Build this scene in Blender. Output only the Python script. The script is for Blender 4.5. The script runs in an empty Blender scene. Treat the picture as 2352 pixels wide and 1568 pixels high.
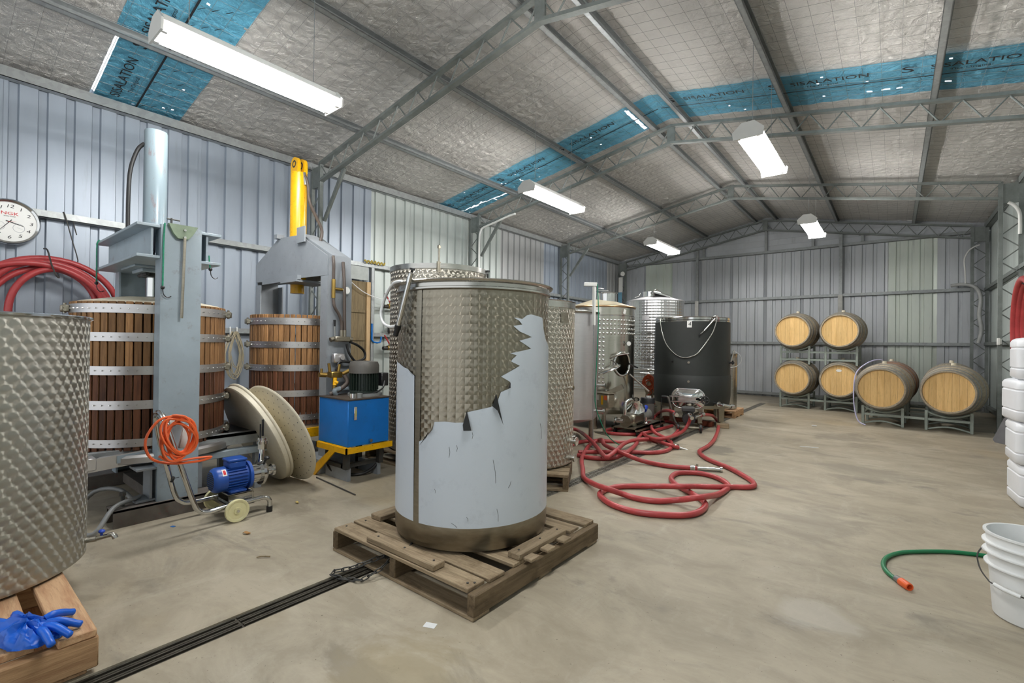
import bpy, bmesh, math, random
from mathutils import Vector, Matrix, noise
R = random.Random(7)
PI = math.pi
sc = bpy.context.scene
COL = sc.collection
# ---------------------------------------------------------------- camera, sky, exposure
cam = bpy.data.cameras.new('camera'); co = bpy.data.objects.new('camera', cam); COL.objects.link(co)
cam.sensor_fit = 'HORIZONTAL'; cam.sensor_width = 36.0; cam.lens = 1092.79 / 2352 * 36; cam.clip_start = .05
YAW, PITCH, ROLL = .6757, .0052, .013
_c, _s = math.cos(YAW), math.sin(YAW)
_w = Vector((-_s * math.cos(PITCH), _c * math.cos(PITCH), math.sin(PITCH)))
_r0 = Vector((_c, _s, 0)); _u0 = _r0.cross(_w)
_r = _r0 * math.cos(ROLL) + _u0 * math.sin(ROLL); _u = -_r0 * math.sin(ROLL) + _u0 * math.cos(ROLL)
co.matrix_world = Matrix(((_r.x, _u.x, -_w.x, 0), (_r.y, _u.y, -_w.y, 0), (_r.z, _u.z, -_w.z, 1.1), (0, 0, 0, 1)))
sc.camera = co
world = bpy.data.worlds.new('overcast_sky'); sc.world = world; world.use_nodes = True
world.node_tree.nodes['Background'].inputs[0].default_value = (.93, .97, 1, 1)
world.node_tree.nodes['Background'].inputs[1].default_value = 1.3
TUBE_POWER = 150.0
sc.view_settings.view_transform = 'Standard'; sc.view_settings.look = 'None'
sc.view_settings.gamma = 1; sc.view_settings.use_curve_mapping = False
sc.view_settings.exposure = -0.03
try:
    sc.cycles.max_bounces = 10; sc.cycles.diffuse_bounces = 5; sc.cycles.glossy_bounces = 5
    sc.cycles.caustics_reflective = False; sc.cycles.caustics_refractive = False
    sc.cycles.sample_clamp_indirect = 6
except Exception: pass

# ---------------------------------------------------------------- node helpers
def lin(c):
    return tuple((v / 255 / 12.92 if v / 255 <= .04045 else ((v / 255 + .055) / 1.055) ** 2.4) for v in c) + (1,)
class NT:
    def __init__(s, name):
        s.m = bpy.data.materials.new(name); s.m.use_nodes = True
        s.t = s.m.node_tree; s.n = s.t.nodes; s.b = s.n['Principled BSDF']
        s.tc = s.n.new('ShaderNodeTexCoord')
    def new(s, ty, **kw):
        x = s.n.new(ty)
        for k, v in kw.items(): setattr(x, k, v)
        return x
    def link(s, a, b): s.t.links.new(a, b)
    def setin(s, sock, v):
        if hasattr(v, 'is_output') or isinstance(v, bpy.types.NodeSocket): s.link(v, sock)
        else: sock.default_value = v
    def math(s, op, a, b=0.0, c=None, clamp=False):
        x = s.new('ShaderNodeMath', operation=op); x.use_clamp = clamp
        s.setin(x.inputs[0], a); s.setin(x.inputs[1], b)
        if c is not None: s.setin(x.inputs[2], c)
        return x.outputs[0]
    def vmath(s, op, a, b=None, scale=None):
        x = s.new('ShaderNodeVectorMath', operation=op); s.setin(x.inputs[0], a)
        if b is not None: s.setin(x.inputs[1], b)
        if scale is not None: s.setin(x.inputs[3], scale)
        return x.outputs[0]
    def map(s, scale=(1, 1, 1), rand=False, src='Object'):
        x = s.new('ShaderNodeMapping'); s.link(s.tc.outputs[src], x.inputs[0]); x.inputs[3].default_value = scale
        if rand:
            oi = s.new('ShaderNodeObjectInfo'); cx = s.new('ShaderNodeCombineXYZ')
            m = s.math('MULTIPLY', oi.outputs['Random'], 37.0)
            for i in range(3): s.link(m, cx.inputs[i])
            s.link(cx.outputs[0], x.inputs[1])
        return x.outputs[0]
    def noise(s, vec, scale, detail=4, rough=.55, dist=0):
        x = s.new('ShaderNodeTexNoise'); s.link(vec, x.inputs['Vector'])
        x.inputs['Scale'].default_value = scale; x.inputs['Detail'].default_value = detail
        x.inputs['Roughness'].default_value = rough; x.inputs['Distortion'].default_value = dist
        return x.outputs['Fac']
    def ramp(s, fac, stops):
        x = s.new('ShaderNodeValToRGB'); s.link(fac, x.inputs[0]); e = x.color_ramp.elements
        while len(e) < len(stops): e.new(.5)
        for el, (p, c) in zip(e, stops): el.position = p; el.color = c if len(c) == 4 else tuple(c) + (1,)
        return x.outputs[0]
    def mix(s, fac, a, b, mode='MIX'):
        x = s.new('ShaderNodeMix', data_type='RGBA', blend_type=mode); s.setin(x.inputs[0], fac)
        s.setin(x.inputs[6], a); s.setin(x.inputs[7], b); return x.outputs[2]
    def bump(s, h, strength=.2, dist=.01, normal=None):
        x = s.new('ShaderNodeBump'); x.inputs['Strength'].default_value = strength; x.inputs['Distance'].default_value = dist
        s.link(h, x.inputs['Height'])
        if normal is not None: s.link(normal, x.inputs['Normal'])
        return x.outputs[0]
    def out(s, col=None, rough=None, metal=None, normal=None, **kw):
        b = s.b
        if col is not None: s.setin(b.inputs['Base Color'], col)
        if rough is not None: s.setin(b.inputs['Roughness'], rough)
        if metal is not None: s.setin(b.inputs['Metallic'], metal)
        if normal is not None: s.link(normal, b.inputs['Normal'])
        for k, v in kw.items(): s.setin(b.inputs[k.replace('_', ' ')], v)
        return s.m
MATS = {}
def paint(name, c, rough=.45, metal=0.0, var=.12, scale=6, stretch=(1, 1, 1), dirt=None, dirt_amt=.5, bump=0.0, rand=0.0, spec=.5):
    """painted / plastic / plain surface: slow tone variation, optional worn patches"""
    if name in MATS: return MATS[name]
    m = NT(name); v = m.map(stretch, True); base = lin(c)
    n = m.noise(v, scale, 5, .6)
    dk = tuple(x * (1 - var * 1.6) for x in base[:3]) + (1,); lt = tuple(min(1, x * (1 + var)) for x in base[:3]) + (1,)
    col = m.ramp(n, [(.3, dk), (.7, lt)])
    if rand:
        oi = m.new('ShaderNodeObjectInfo'); hs = m.new('ShaderNodeHueSaturation'); m.link(col, hs.inputs['Color'])
        m.link(m.math('MULTIPLY_ADD', oi.outputs['Random'], rand, 1 - rand / 2), hs.inputs['Value']); col = hs.outputs[0]
    if dirt:
        d = m.noise(v, scale * 5, 8, .75)
        f = m.ramp(d, [(.56, (0, 0, 0)), (.68, (1, 1, 1))])
        col = m.mix(m.math('MULTIPLY', f, dirt_amt), col, lin(dirt))
    nm = m.bump(m.noise(v, scale * 12, 4), bump, .004) if bump else None
    MATS[name] = m.out(col, rough, metal, nm, Specular_IOR_Level=spec); return MATS[name]
def metal(name, c, rough=.3, brush=None, var=.06, aniso=0.0, spangle=0, dirt=None, mt=1.0):
    if name in MATS: return MATS[name]
    m = NT(name); base = lin(c); v = m.map(brush or (1, 1, 1), True)
    n = m.noise(v, 9 if brush else 5, 5, .65)
    col = m.ramp(n, [(.25, tuple(x * (1 - 2 * var) for x in base[:3])), (.75, tuple(min(1, x * (1 + var)) for x in base[:3]))])
    rg = m.math('MULTIPLY_ADD', n, .22, rough - .11)
    if spangle:
        vo = m.new('ShaderNodeTexVoronoi'); vo.inputs['Scale'].default_value = spangle; m.link(m.tc.outputs['Object'], vo.inputs['Vector'])
        bw = m.new('ShaderNodeRGBToBW'); m.link(vo.outputs['Color'], bw.inputs[0])
        col = m.mix(m.math('MULTIPLY', bw.outputs[0], .45), col, tuple(x * .45 for x in base[:3]) + (1,))
    if dirt:
        d = m.noise(m.map((1, 1, 1), True), 14, 8, .75)
        col = m.mix(m.ramp(d, [(.55, (0, 0, 0)), (.72, (.7, .7, .7))]), col, lin(dirt))
    MATS[name] = m.out(col, rg, mt, None, Anisotropic=aniso); return MATS[name]
def wood(name, c1, c2, axis=0, rand=.5, rough=.7, scale=1.0, stain=None):
    if name in MATS: return MATS[name]
    m = NT(name); st = [14 * scale] * 3; st[axis] = 1.1 * scale; v = m.map(tuple(st), True)
    n = m.noise(v, 3.0, 7, .65, .6); f = m.noise(v, 14, 4, .6)
    col = m.ramp(n, [(.28, lin(c2)), (.55, lin(c1)), (.8, tuple(min(1, x * 1.15) for x in lin(c1)[:3]))])
    col = m.mix(m.math('MULTIPLY', m.ramp(f, [(.55, (0, 0, 0)), (.75, (1, 1, 1))]), .45), col, tuple(x * .45 for x in lin(c2)[:3]) + (1,))
    oi = m.new('ShaderNodeObjectInfo'); hs = m.new('ShaderNodeHueSaturation'); m.link(col, hs.inputs['Color'])
    m.link(m.math('MULTIPLY_ADD', oi.outputs['Random'], rand, 1 - rand / 2), hs.inputs['Value'])
    col = hs.outputs[0]
    if stain:
        d = m.noise(m.map((1, 1, 1), True), 5, 5, .7)
        col = m.mix(m.ramp(d, [(.5, (0, 0, 0)), (.7, (.8, .8, .8))]), col, lin(stain))
    MATS[name] = m.out(col, rough, 0, m.bump(f, .35, .003), Specular_IOR_Level=.25); return MATS[name]
def emit(name, c, s):
    m = NT(name); m.b.inputs['Base Color'].default_value = (1, 1, 1, 1)
    m.b.inputs['Emission Color'].default_value = c; m.b.inputs['Emission Strength'].default_value = s
    return m.m
def swirl(name, c, count, pitch, rough=.3, aniso=.75, half=True, corner=False, contrast=.35, amount=1.0, saddle=0.0):
    """engine-turned stainless: overlapping circular brush marks in rows round a vertical cylinder (object origin on its axis)"""
    m = NT(name); sp = m.new('ShaderNodeSeparateXYZ'); m.link(m.tc.outputs['Object'], sp.inputs[0])
    th = m.math('ARCTAN2', sp.outputs[1], sp.outputs[0])
    cv = m.math('DIVIDE', sp.outputs[2], pitch); row = m.math('FLOOR', cv)
    cu = m.math('MULTIPLY', th, count / (2 * PI))
    if half: cu = m.math('ADD', cu, m.math('MULTIPLY', m.math('PINGPONG', row, 1.0), .5))
    o = .5
    fu = m.math('SUBTRACT', m.math('FRACT', cu), o); fv = m.math('SUBTRACT', m.math('FRACT', cv), o)
    if corner:   # each disc partly covers its neighbour, leaving crescents
        fr = m.math('SUBTRACT', fu, 1.0); d2 = m.math('ADD', m.math('MULTIPLY', fr, fr), m.math('MULTIPLY', fv, fv))
        fu = m.math('SUBTRACT', fu, m.math('LESS_THAN', d2, .62))
    ph = m.math('ARCTAN2', fv, fu)
    ge = m.new('ShaderNodeNewGeometry')
    tu = m.vmath('NORMALIZE', m.vmath('CROSS_PRODUCT', (0, 0, 1), ge.outputs['True Normal']))
    tg = m.vmath('ADD', m.vmath('SCALE', tu, scale=m.math('COSINE', ph)), m.vmath('SCALE', (0, 0, 1), scale=m.math('SINE', ph)))
    b = lin(c); n = m.noise(m.map((1, 1, 1)), 3, 4, .6)
    edge = m.math('ADD', m.math('POWER', m.math('ABSOLUTE', fu), 2.0), m.math('POWER', m.math('ABSOLUTE', fv), 2.0))
    col = m.mix(m.math('MULTIPLY', edge, contrast * 2, clamp=True), b, tuple(x * .45 for x in b[:3]) + (1,))
    col = m.mix(m.math('MULTIPLY', n, .25), col, tuple(x * .7 for x in b[:3]) + (1,))
    # shallow ridges left by each pass of the brush
    nm = m.bump(m.math('ADD', m.math('MULTIPLY', edge, -.5), m.math('MULTIPLY', m.math('MULTIPLY', fu, fv), saddle)), .5 * amount, .006)
    return m.out(col, rough, 1.0, nm, Anisotropic=aniso, Tangent=tg)

# ---------------------------------------------------------------- mesh builder
class MB:
    def __init__(s): s.v = []; s.f = []; s.M = None
    def at(s, x=0, y=0, z=0, rz=0, rx=0, ry=0, M=None):
        s.M = M if M is not None else Matrix.Translation((x, y, z)) @ Matrix.Rotation(rz, 4, 'Z') @ Matrix.Rotation(ry, 4, 'Y') @ Matrix.Rotation(rx, 4, 'X'); return s
    def add(s, vs, fs):
        o = len(s.v)
        s.v += [tuple(s.M @ Vector(p)) for p in vs] if s.M is not None else [tuple(p) for p in vs]
        s.f += [tuple(i + o for i in f) for f in fs]; return s
    def box(s, x0, x1, y0, y1, z0, z1, c=0.0):
        if x0 > x1: x0, x1 = x1, x0
        if y0 > y1: y0, y1 = y1, y0
        if z0 > z1: z0, z1 = z1, z0
        if c <= 0:
            return s.add([(x, y, z) for z in (z0, z1) for y in (y0, y1) for x in (x0, x1)],
                         [(0, 2, 3, 1), (4, 5, 7, 6), (0, 1, 5, 4), (2, 6, 7, 3), (0, 4, 6, 2), (1, 3, 7, 5)])
        L = ((x0, x1), (y0, y1), (z0, z1)); vs = []; idx = {}
        for k in range(8):
            s3 = (k & 1, k >> 1 & 1, k >> 2 & 1)
            for a in range(3):
                p = [L[i][s3[i]] + (0 if i == a else (c if s3[i] == 0 else -c)) for i in range(3)]
                idx[k, a] = len(vs); vs.append(p)
        fs = []
        for a in range(3):
            b, d = (a + 1) % 3, (a + 2) % 3
            for sd in (0, 1):
                q = [sd << a, sd << a | 1 << b, sd << a | 1 << b | 1 << d, sd << a | 1 << d]
                fs.append(tuple(idx[k, a] for k in q))
            for e in ((0, 0), (1, 0), (1, 1), (0, 1)):
                k0 = e[0] << b | e[1] << d; k1 = k0 | 1 << a
                fs.append((idx[k0, b], idx[k1, b], idx[k1, d], idx[k0, d]))
        for k in range(8): fs.append((idx[k, 0], idx[k, 1], idx[k, 2]))
        return s.add(vs, fs)
    def prism(s, poly, axis, a, b):
        n = len(poly)
        def P(p, t): return {'x': (t, p[0], p[1]), 'y': (p[0], t, p[1]), 'z': (p[0], p[1], t)}[axis]
        return s.add([P(p, a) for p in poly] + [P(p, b) for p in poly],
                     [tuple(range(n)), tuple(range(2 * n - 1, n - 1, -1))] + [(i, (i + 1) % n, n + (i + 1) % n, n + i) for i in range(n)])
    def cyl(s, p0, p1, r0, r1=None, n=14, cap=True):
        p0, p1 = Vector(p0), Vector(p1); r1 = r0 if r1 is None else r1
        d = (p1 - p0).normalized(); a = d.orthogonal().normalized(); b = d.cross(a)
        vs = [p + (a * math.cos(2 * PI * i / n) + b * math.sin(2 * PI * i / n)) * r for p, r in ((p0, r0), (p1, r1)) for i in range(n)]
        fs = [(i, (i + 1) % n, n + (i + 1) % n, n + i) for i in range(n)]
        if cap: fs += [tuple(range(n - 1, -1, -1)), tuple(range(n, 2 * n))]
        return s.add(vs, fs)
    def rod(s, pts, r, n=8):
        for a, b in zip(pts, pts[1:]): s.cyl(a, b, r, n=n)
        return s
    def tube(s, pts, r, n=8, closed=False, sub=4, cap=True):
        if n >= 8 or (not isinstance(r, (list, tuple)) and r > .01): n = max(n, 10)
        P = [Vector(p) for p in pts]; N = len(P); Q = []
        if sub > 1:
            for i in range(N if closed else N - 1):
                g = (lambda k: P[k % N]) if closed else (lambda k: P[min(max(k, 0), N - 1)])
                a, b, c, d = g(i - 1), g(i), g(i + 1), g(i + 2)
                for j in range(sub):
                    t = j / sub
                    Q.append(.5 * (2 * b + (c - a) * t + (2 * a - 5 * b + 4 * c - d) * t * t + (3 * b - a - 3 * c + d) * t ** 3))
            if not closed: Q.append(P[-1])
        else: Q = P
        m = len(Q); T = []
        for i in range(m):
            t = (Q[(i + 1) % m] - Q[i - 1]) if closed else (Q[min(i + 1, m - 1)] - Q[max(i - 1, 0)])
            T.append(t.normalized() if t.length > 1e-9 else Vector((0, 0, 1)))
        a = T[0].orthogonal().normalized(); vs = []
        for i in range(m):
            a = a - T[i] * a.dot(T[i]); a = a.normalized() if a.length > 1e-6 else T[i].orthogonal().normalized()
            b = T[i].cross(a); rr = r[min(i // max(sub, 1), len(r) - 1)] if isinstance(r, (list, tuple)) else r
            vs += [Q[i] + (a * math.cos(2 * PI * k / n) + b * math.sin(2 * PI * k / n)) * rr for k in range(n)]
        fs = [(i * n + k, i * n + (k + 1) % n, ((i + 1) % m) * n + (k + 1) % n, ((i + 1) % m) * n + k) for i in range(m if closed else m - 1) for k in range(n)]
        if cap and not closed: fs += [tuple(range(n - 1, -1, -1)), tuple(range((m - 1) * n, m * n))]
        return s.add(vs, fs)
    def lathe(s, prof, n=32, a0=0.0, a1=2 * PI, cx=0, cy=0, closed=False):
        full = abs(a1 - a0 - 2 * PI) < 1e-6; k = len(prof); m = n if full else n + 1; vs = []; ix = {}
        for i in range(m):
            t = a0 + (a1 - a0) * i / n
            for q, (r, z) in enumerate(prof):
                if r < 2e-4 and i: ix[i, q] = ix[0, q]; continue     # a point on the axis is one vertex
                ix[i, q] = len(vs); vs.append((cx + r * math.cos(t), cy + r * math.sin(t), z))
        fs = []
        for i in range(n):
            j = (i + 1) % m
            for q in range(k if closed else k - 1):
                q2 = (q + 1) % k; f = []
                for e in (ix[i, q], ix[j, q], ix[j, q2], ix[i, q2]):
                    if e not in f: f.append(e)
                if len(f) > 2: fs.append(tuple(f))
        return s.add(vs, fs)
    def grid(s, fn, nu, nv, skip=None):
        vs = [fn(i, j) for i in range(nu + 1) for j in range(nv + 1)]; w = nv + 1
        return s.add(vs, [(i * w + j, (i + 1) * w + j, (i + 1) * w + j + 1, i * w + j + 1) for i in range(nu) for j in range(nv) if not (skip and skip(i, j))])
    def ball(s, c, r, sx=1, sy=1, sz=1, n=10):
        M0 = s.M; T = Matrix.Translation(c) @ Matrix.Diagonal((sx, sy, sz, 1)); s.M = (M0 @ T) if M0 is not None else T
        s.lathe([(max(r * math.sin(PI * i / n), 1e-4), -r * math.cos(PI * i / n)) for i in range(n + 1)], n * 2); s.M = M0; return s
    def mesh(s, name, mat, sharp=40, recalc=True):
        me = bpy.data.meshes.new(name); me.from_pydata(s.v, [], s.f)
        if recalc:
            b = bmesh.new(); b.from_mesh(me)
            bmesh.ops.recalc_face_normals(b, faces=b.faces); b.to_mesh(me); b.free()
        if mat is not None: me.materials.append(mat)
        me.polygons.foreach_set('use_smooth', [True] * len(me.polygons))
        me.set_sharp_from_angle(angle=math.radians(sharp)); me.update(); return me
def link(name, data, parent=None):
    o = bpy.data.objects.new(name, data); COL.objects.link(o)
    if parent is not None: o.parent = parent
    return o
def tag(o, label=None, cat=None, group=None, kind=None):
    for k, v in (('label', label), ('category', cat), ('group', group), ('kind', kind)):
        if v: o[k] = v
    return o
def thing(name, label, cat, loc=(0, 0, 0), rz=0.0, group=None):
    o = link(name, None); o.empty_display_size = .1; o.location = loc; o.rotation_euler = (0, 0, rz); return tag(o, label, cat, group)
def part(name, mb, mat, parent, label=None, kind=None, sharp=40, recalc=True):
    return tag(link(name, mb.mesh(name, mat, sharp, recalc), parent), label, None, None, kind)
def again(name, o, parent, loc=(0, 0, 0), rot=(0, 0, 0)):
    d = link(name, o.data, parent); d.location = loc; d.rotation_euler = rot; return d
def solo(name, mb, mat, label, cat, group=None, kind=None, loc=(0, 0, 0), rz=0, sharp=40):
    o = link(name, mb.mesh(name, mat, sharp)); o.location = loc; o.rotation_euler = (0, 0, rz); return tag(o, label, cat, group, kind)
def copy_tree(o, parent=None):
    c = o.copy(); COL.objects.link(c)
    if parent is not None: c.parent = parent
    for ch in list(o.children): copy_tree(ch, c)
    return c
def text(name, s, size, mat, parent, M, squash=1.0, extrude=.0006, align='LEFT', shear=0.0):
    cu = bpy.data.curves.new(name, 'FONT'); cu.body = s; cu.size = size; cu.extrude = extrude; cu.align_x = align; cu.align_y = 'CENTER'; cu.shear = shear
    cu.resolution_u = 3
    t = bpy.data.objects.new(name, cu); COL.objects.link(t)
    me = bpy.data.meshes.new_from_object(t.evaluated_get(bpy.context.evaluated_depsgraph_get()))
    bpy.data.objects.remove(t); me.materials.clear(); me.materials.append(mat)
    me.transform(M @ Matrix.Diagonal((squash, 1, 1, 1))); me.name = name
    return link(name, me, parent)
def frame(o, x, y):
    """matrix whose local x, y run along the given world directions"""
    x = Vector(x).normalized(); y = Vector(y).normalized(); z = x.cross(y)
    return Matrix(((x.x, y.x, z.x, o[0]), (x.y, y.y, z.y, o[1]), (x.z, y.z, z.z, o[2]), (0, 0, 0, 1)))
# ---------------------------------------------------------------- materials
STEEL = metal('stainless_steel', (186, 184, 178), .24, (1, 1, 14), .05, .3)
STEELD = metal('dull_stainless', (158, 152, 138), .38, (2, 2, 8), .1)
CHROME = metal('polished_steel', (214, 214, 212), .12, None, .03)
GALV = metal('galvanised_steel', (166, 170, 170), .42, None, .07, 0, 30, None, .4)
FRAME = paint('grey_frame_primer', (128, 134, 131), .5, .15, .14, 8, dirt=(92, 84, 74), dirt_amt=.35)
DARKSTEEL = paint('dark_weathered_steel', (70, 70, 68), .55, .4, .2, 8, dirt=(98, 70, 52), dirt_amt=.5)
BLACK = paint('black_rubber', (24, 24, 25), .5, 0, .1)
BLACKP = paint('black_plastic', (34, 34, 36), .38, 0, .1)
HOSE = paint('red_hose_rubber', (176, 66, 68), .36, 0, .1, 10, dirt=(110, 52, 50), dirt_amt=.35)
WHITEP = paint('white_plastic', (226, 228, 228), .4, 0, .05)
CREAM = paint('cream_plastic', (222, 214, 192), .45, 0, .07, 4, dirt=(176, 156, 118), dirt_amt=.3)
YELLOW = paint('yellow_enamel', (236, 178, 14), .28, 0, .1, 8, dirt=(92, 74, 28), dirt_amt=.55)
BLUE = paint('blue_enamel', (12, 112, 196), .34, 0, .1, 3, dirt=(30, 60, 90), dirt_amt=.3)
MOTORBLUE = paint('blue_motor_paint', (34, 78, 160), .36, 0, .1)
PRESSBLUE = paint('pale_blue_press_paint', (164, 178, 187), .4, .05, .1, 3, dirt=(118, 96, 92), dirt_amt=.35)
PRESSGREY = paint('grey_press_paint', (152, 158, 164), .42, .1, .08, 3, dirt=(96, 92, 90), dirt_amt=.3)
ORANGE = paint('orange_cable', (236, 104, 52), .42, 0, .06)
GREENROPE = paint('green_rope', (36, 134, 102), .7, 0, .2, 60)
GREENHOSE = paint('green_hose', (22, 118, 74), .34, 0, .06)
INK = paint('black_ink', (22, 24, 28), .6, 0, .05)
REDINK = paint('red_ink', (206, 28, 36), .6, 0, .05)
FILM = paint('protective_film', (202, 211, 221), .3, 0, .03, 2, dirt=(168, 176, 188), dirt_amt=.3)
PALW = wood('weathered_pallet_wood_x', (160, 142, 116), (116, 100, 78), 0, .35, stain=(104, 86, 64))
PALY = wood('weathered_pallet_wood_y', (114, 98, 76), (76, 64, 48), 1, .3, stain=(72, 60, 46))
NEWX = wood('pine_pallet_wood_x', (196, 160, 124), (164, 120, 88), 0, .25)
NEWY = wood('pine_pallet_wood_y', (186, 150, 112), (150, 112, 80), 1, .25)
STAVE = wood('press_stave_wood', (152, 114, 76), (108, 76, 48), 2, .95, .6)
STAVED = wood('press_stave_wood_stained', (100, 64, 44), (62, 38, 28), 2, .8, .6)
BWOOD = wood('weathered_barrel_oak', (172, 160, 140), (136, 126, 110), 1, .2)
BWOODR = wood('wine_stained_barrel_oak', (158, 122, 100), (130, 88, 76), 1, .2)
BHEAD = wood('barrel_head_oak', (234, 196, 134), (216, 174, 110), 2, .16, .55, .8)
HOOP = metal('weathered_hoop_steel', (150, 150, 146), .5, None, .1, 0, 0, (124, 112, 100), .6)
TXT = {}
def textmesh(key, s, size, mat, **kw):
    if key not in TXT:
        o = text('lettering', s, size, mat, None, Matrix.Identity(4), **kw); TXT[key] = o.data; bpy.data.objects.remove(o)
    return TXT[key]
textmesh('SIS', 'SISALATION', .105, INK, squash=1.15); textmesh('SUB', 'The Original', .045, INK, squash=1.2); textmesh('S', 'S', .15, INK, squash=1.5)
for _k in ('1', '2', '3', '4', '5', '6', '7', '8', '9', '10', '11', '12'): textmesh('n' + _k, _k, .038, INK, align='CENTER', squash=1.35, shear=.15)
textmesh('brand', 'NGK', .036, REDINK, align='CENTER', squash=1.35); textmesh('plugs', 'SPARK PLUGS', .0095, INK, align='CENTER', squash=1.2)
textmesh('four', '4', .062, INK, align='CENTER', shear=.2)

# ---------------------------------------------------------------- floor
def floor_mat():
    m = NT('concrete_floor'); v = m.map((1, 1, 1))
    big = m.noise(v, .55, 6, .6, .4); mid = m.noise(m.map((1, 1.8, 1)), 2.0, 7, .7, .5); fine = m.noise(v, 38, 5, .7)
    col = m.ramp(big, [(.3, lin((158, 148, 128))), (.5, lin((176, 166, 146))), (.72, lin((184, 176, 158)))])
    col = m.mix(m.ramp(mid, [(.4, (.6, .6, .6)), (.62, (0, 0, 0))]), col, lin((136, 126, 108)))
    md2 = m.noise(m.map((2, .8, 1)), 3.0, 8, .72, .5)
    col = m.mix(m.ramp(md2, [(.54, (0, 0, 0)), (.74, (.4, .4, .4))]), col, lin((196, 190, 174)))
    col = m.mix(m.math('MULTIPLY', fine, .25), col, lin((146, 138, 122)))
    st = m.noise(m.map((1.2, 2.4, 1)), 1.3, 6, .65, .6)
    col = m.mix(m.ramp(st, [(.58, (0, 0, 0)), (.7, (.6, .6, .6))]), col, lin((108, 104, 96)))
    ye = m.noise(v, .8, 3, .5)
    col = m.mix(m.ramp(ye, [(.6, (0, 0, 0)), (.75, (.5, .5, .5))]), col, lin((176, 156, 116)))
    sp = m.noise(v, 90, 2, .5)
    col = m.mix(m.ramp(sp, [(.71, (0, 0, 0)), (.74, (.7, .7, .7))]), col, lin((86, 78, 66)))
    sc_ = m.noise(m.map((.5, 16, 1)), 3, 5, .7, .5)
    col = m.mix(m.ramp(sc_, [(.66, (0, 0, 0)), (.72, (.35, .35, .35))]), col, lin((104, 100, 92)))
    # separate spills and scuffs: (x, y, radius x, radius y, colour, strength)
    for sx, sy, rx, ry, cc, am in ((-.25, 2.32, .15, .12, (208, 203, 192), .32), (-1.5, 5.35, .2, .3, (92, 90, 86), .5), (-1.35, .92, .22, .08, (112, 106, 96), .5), (-1.25, .95, .25, .3, (150, 138, 110), .5), (-.5, 7.2, .35, .5, (120, 114, 104), .4), (-3.3, 1.55, .35, .2, (118, 110, 96), .4), (-.2, 5.2, .5, .3, (128, 122, 110), .4), (-.35, 3.6, .3, .4, (132, 124, 110), .4)):
        x = m.new('ShaderNodeVectorMath', operation='LENGTH'); m.link(m.vmath('MULTIPLY', m.vmath('SUBTRACT', v, (sx, sy, 0)), (1 / rx, 1 / ry, 0)), x.inputs[0])
        fall = m.math('SUBTRACT', 1.0, m.math('ADD', x.outputs['Value'], m.math('MULTIPLY', m.math('SUBTRACT', mid, .5), 3.0)), clamp=True)
        col = m.mix(m.math('MULTIPLY', m.math('MULTIPLY', fall, 2.2, clamp=True), am), col, lin(cc))
    rg = m.math('MULTIPLY_ADD', big, .3, .38)
    return m.out(col, rg, 0, m.bump(fine, .15, .003), Specular_IOR_Level=.35)
FLOOR = floor_mat()
GX0, GX1 = -2.046, -1.936
f = MB()
f.box(-6.0, GX0, -2.3, 12.1, -.12, 0).box(GX1, 1.6, -2.3, 12.1, -.12, 0).box(GX0, GX1, -2.3, 12.1, -.12, -.06).box(GX0, GX1, 10.45, 12.1, -.06, 0)
floor = solo('floor', f, FLOOR, 'grey stained concrete slab floor of the shed', None, kind='structure')
DRAIN = paint('grimy_iron_grate', (70, 66, 58), .5, .6, .3, 20, dirt=(40, 36, 30), dirt_amt=.7)
DRAINP = paint('worn_grate_plate', (132, 128, 118), .5, .4, .2, 20, dirt=(60, 56, 48), dirt_amt=.7)
drain = thing('drain_grate', 'long iron trench drain grate set flush in the concrete floor', 'drain grate', (0, 0, 0))
y = -1.6
while y < 10.4:
    y1 = min(y + .6, 10.44)
    if y < 2.3:
        for k in range(6):
            x = GX0 + .012 + k * .0172
            part('grate_bar', MB().box(x, x + .009, y + .004, y1 - .004, -.03, -.001 - (k % 2) * .003), DRAIN, drain)
        part('cross_bar', MB().box(GX0 + .002, GX1 - .002, y - .004, y + .004, -.034, -.006), DRAIN, drain)
    else:
        b = MB()
        b.box(GX0 + .003, GX1 - .003, y + .003, y1 - .003, -.02, -.012)
        for x in (GX0 + .004, GX0 + .051, GX1 - .012): b.box(x, x + .008, y + .003, y1 - .003, -.012, -.002)
        yy = y + .01
        while yy < y1 - .02:
            b.box(GX0 + .012, GX0 + .05, yy, yy + .012, -.012, -.003); b.box(GX0 + .06, GX1 - .012, yy + .012, yy + .024, -.012, -.003); yy += .03
        part('grate_panel', b, DRAINP, drain)
    y = y1

# ---------------------------------------------------------------- walls of ribbed sheet
def sheet_mat(name, c, streak=None, amt=.5):
    m = NT(name); b = lin(c)
    n = m.noise(m.map((1, 1, .25), True), 2.2, 5, .6); s2 = m.noise(m.map((6, 6, .5), True), 3, 5, .65)
    col = m.ramp(n, [(.3, tuple(x * .86 for x in b[:3])), (.7, tuple(min(1, x * 1.08) for x in b[:3]))])
    col = m.mix(m.ramp(s2, [(.6, (0, 0, 0)), (.8, (amt,) * 3)]), col, lin(streak or (120, 124, 126)))
    return m.out(col, m.math('MULTIPLY_ADD', n, .2, .3), .2, None)
SH_BLUE = sheet_mat('bluish_zinc_sheet', (160, 170, 182)); SH_PALE = sheet_mat('pale_greenish_sheet', (196, 204, 200))
SH_RUST = sheet_mat('streaked_old_sheet', (178, 180, 180), (66, 60, 56), .85)
SH_GREY = sheet_mat('dull_grey_sheet', (200, 204, 208)); SH_SAGE = sheet_mat('pale_sage_sheet', (214, 222, 212))
ZTOP, M_R = 3.30, .18265
XL, XR, XAP, ZE = -5.591, 1.093, -2.249, 3.302
WL, WR, WB = -5.84, 1.342, 11.98
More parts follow.
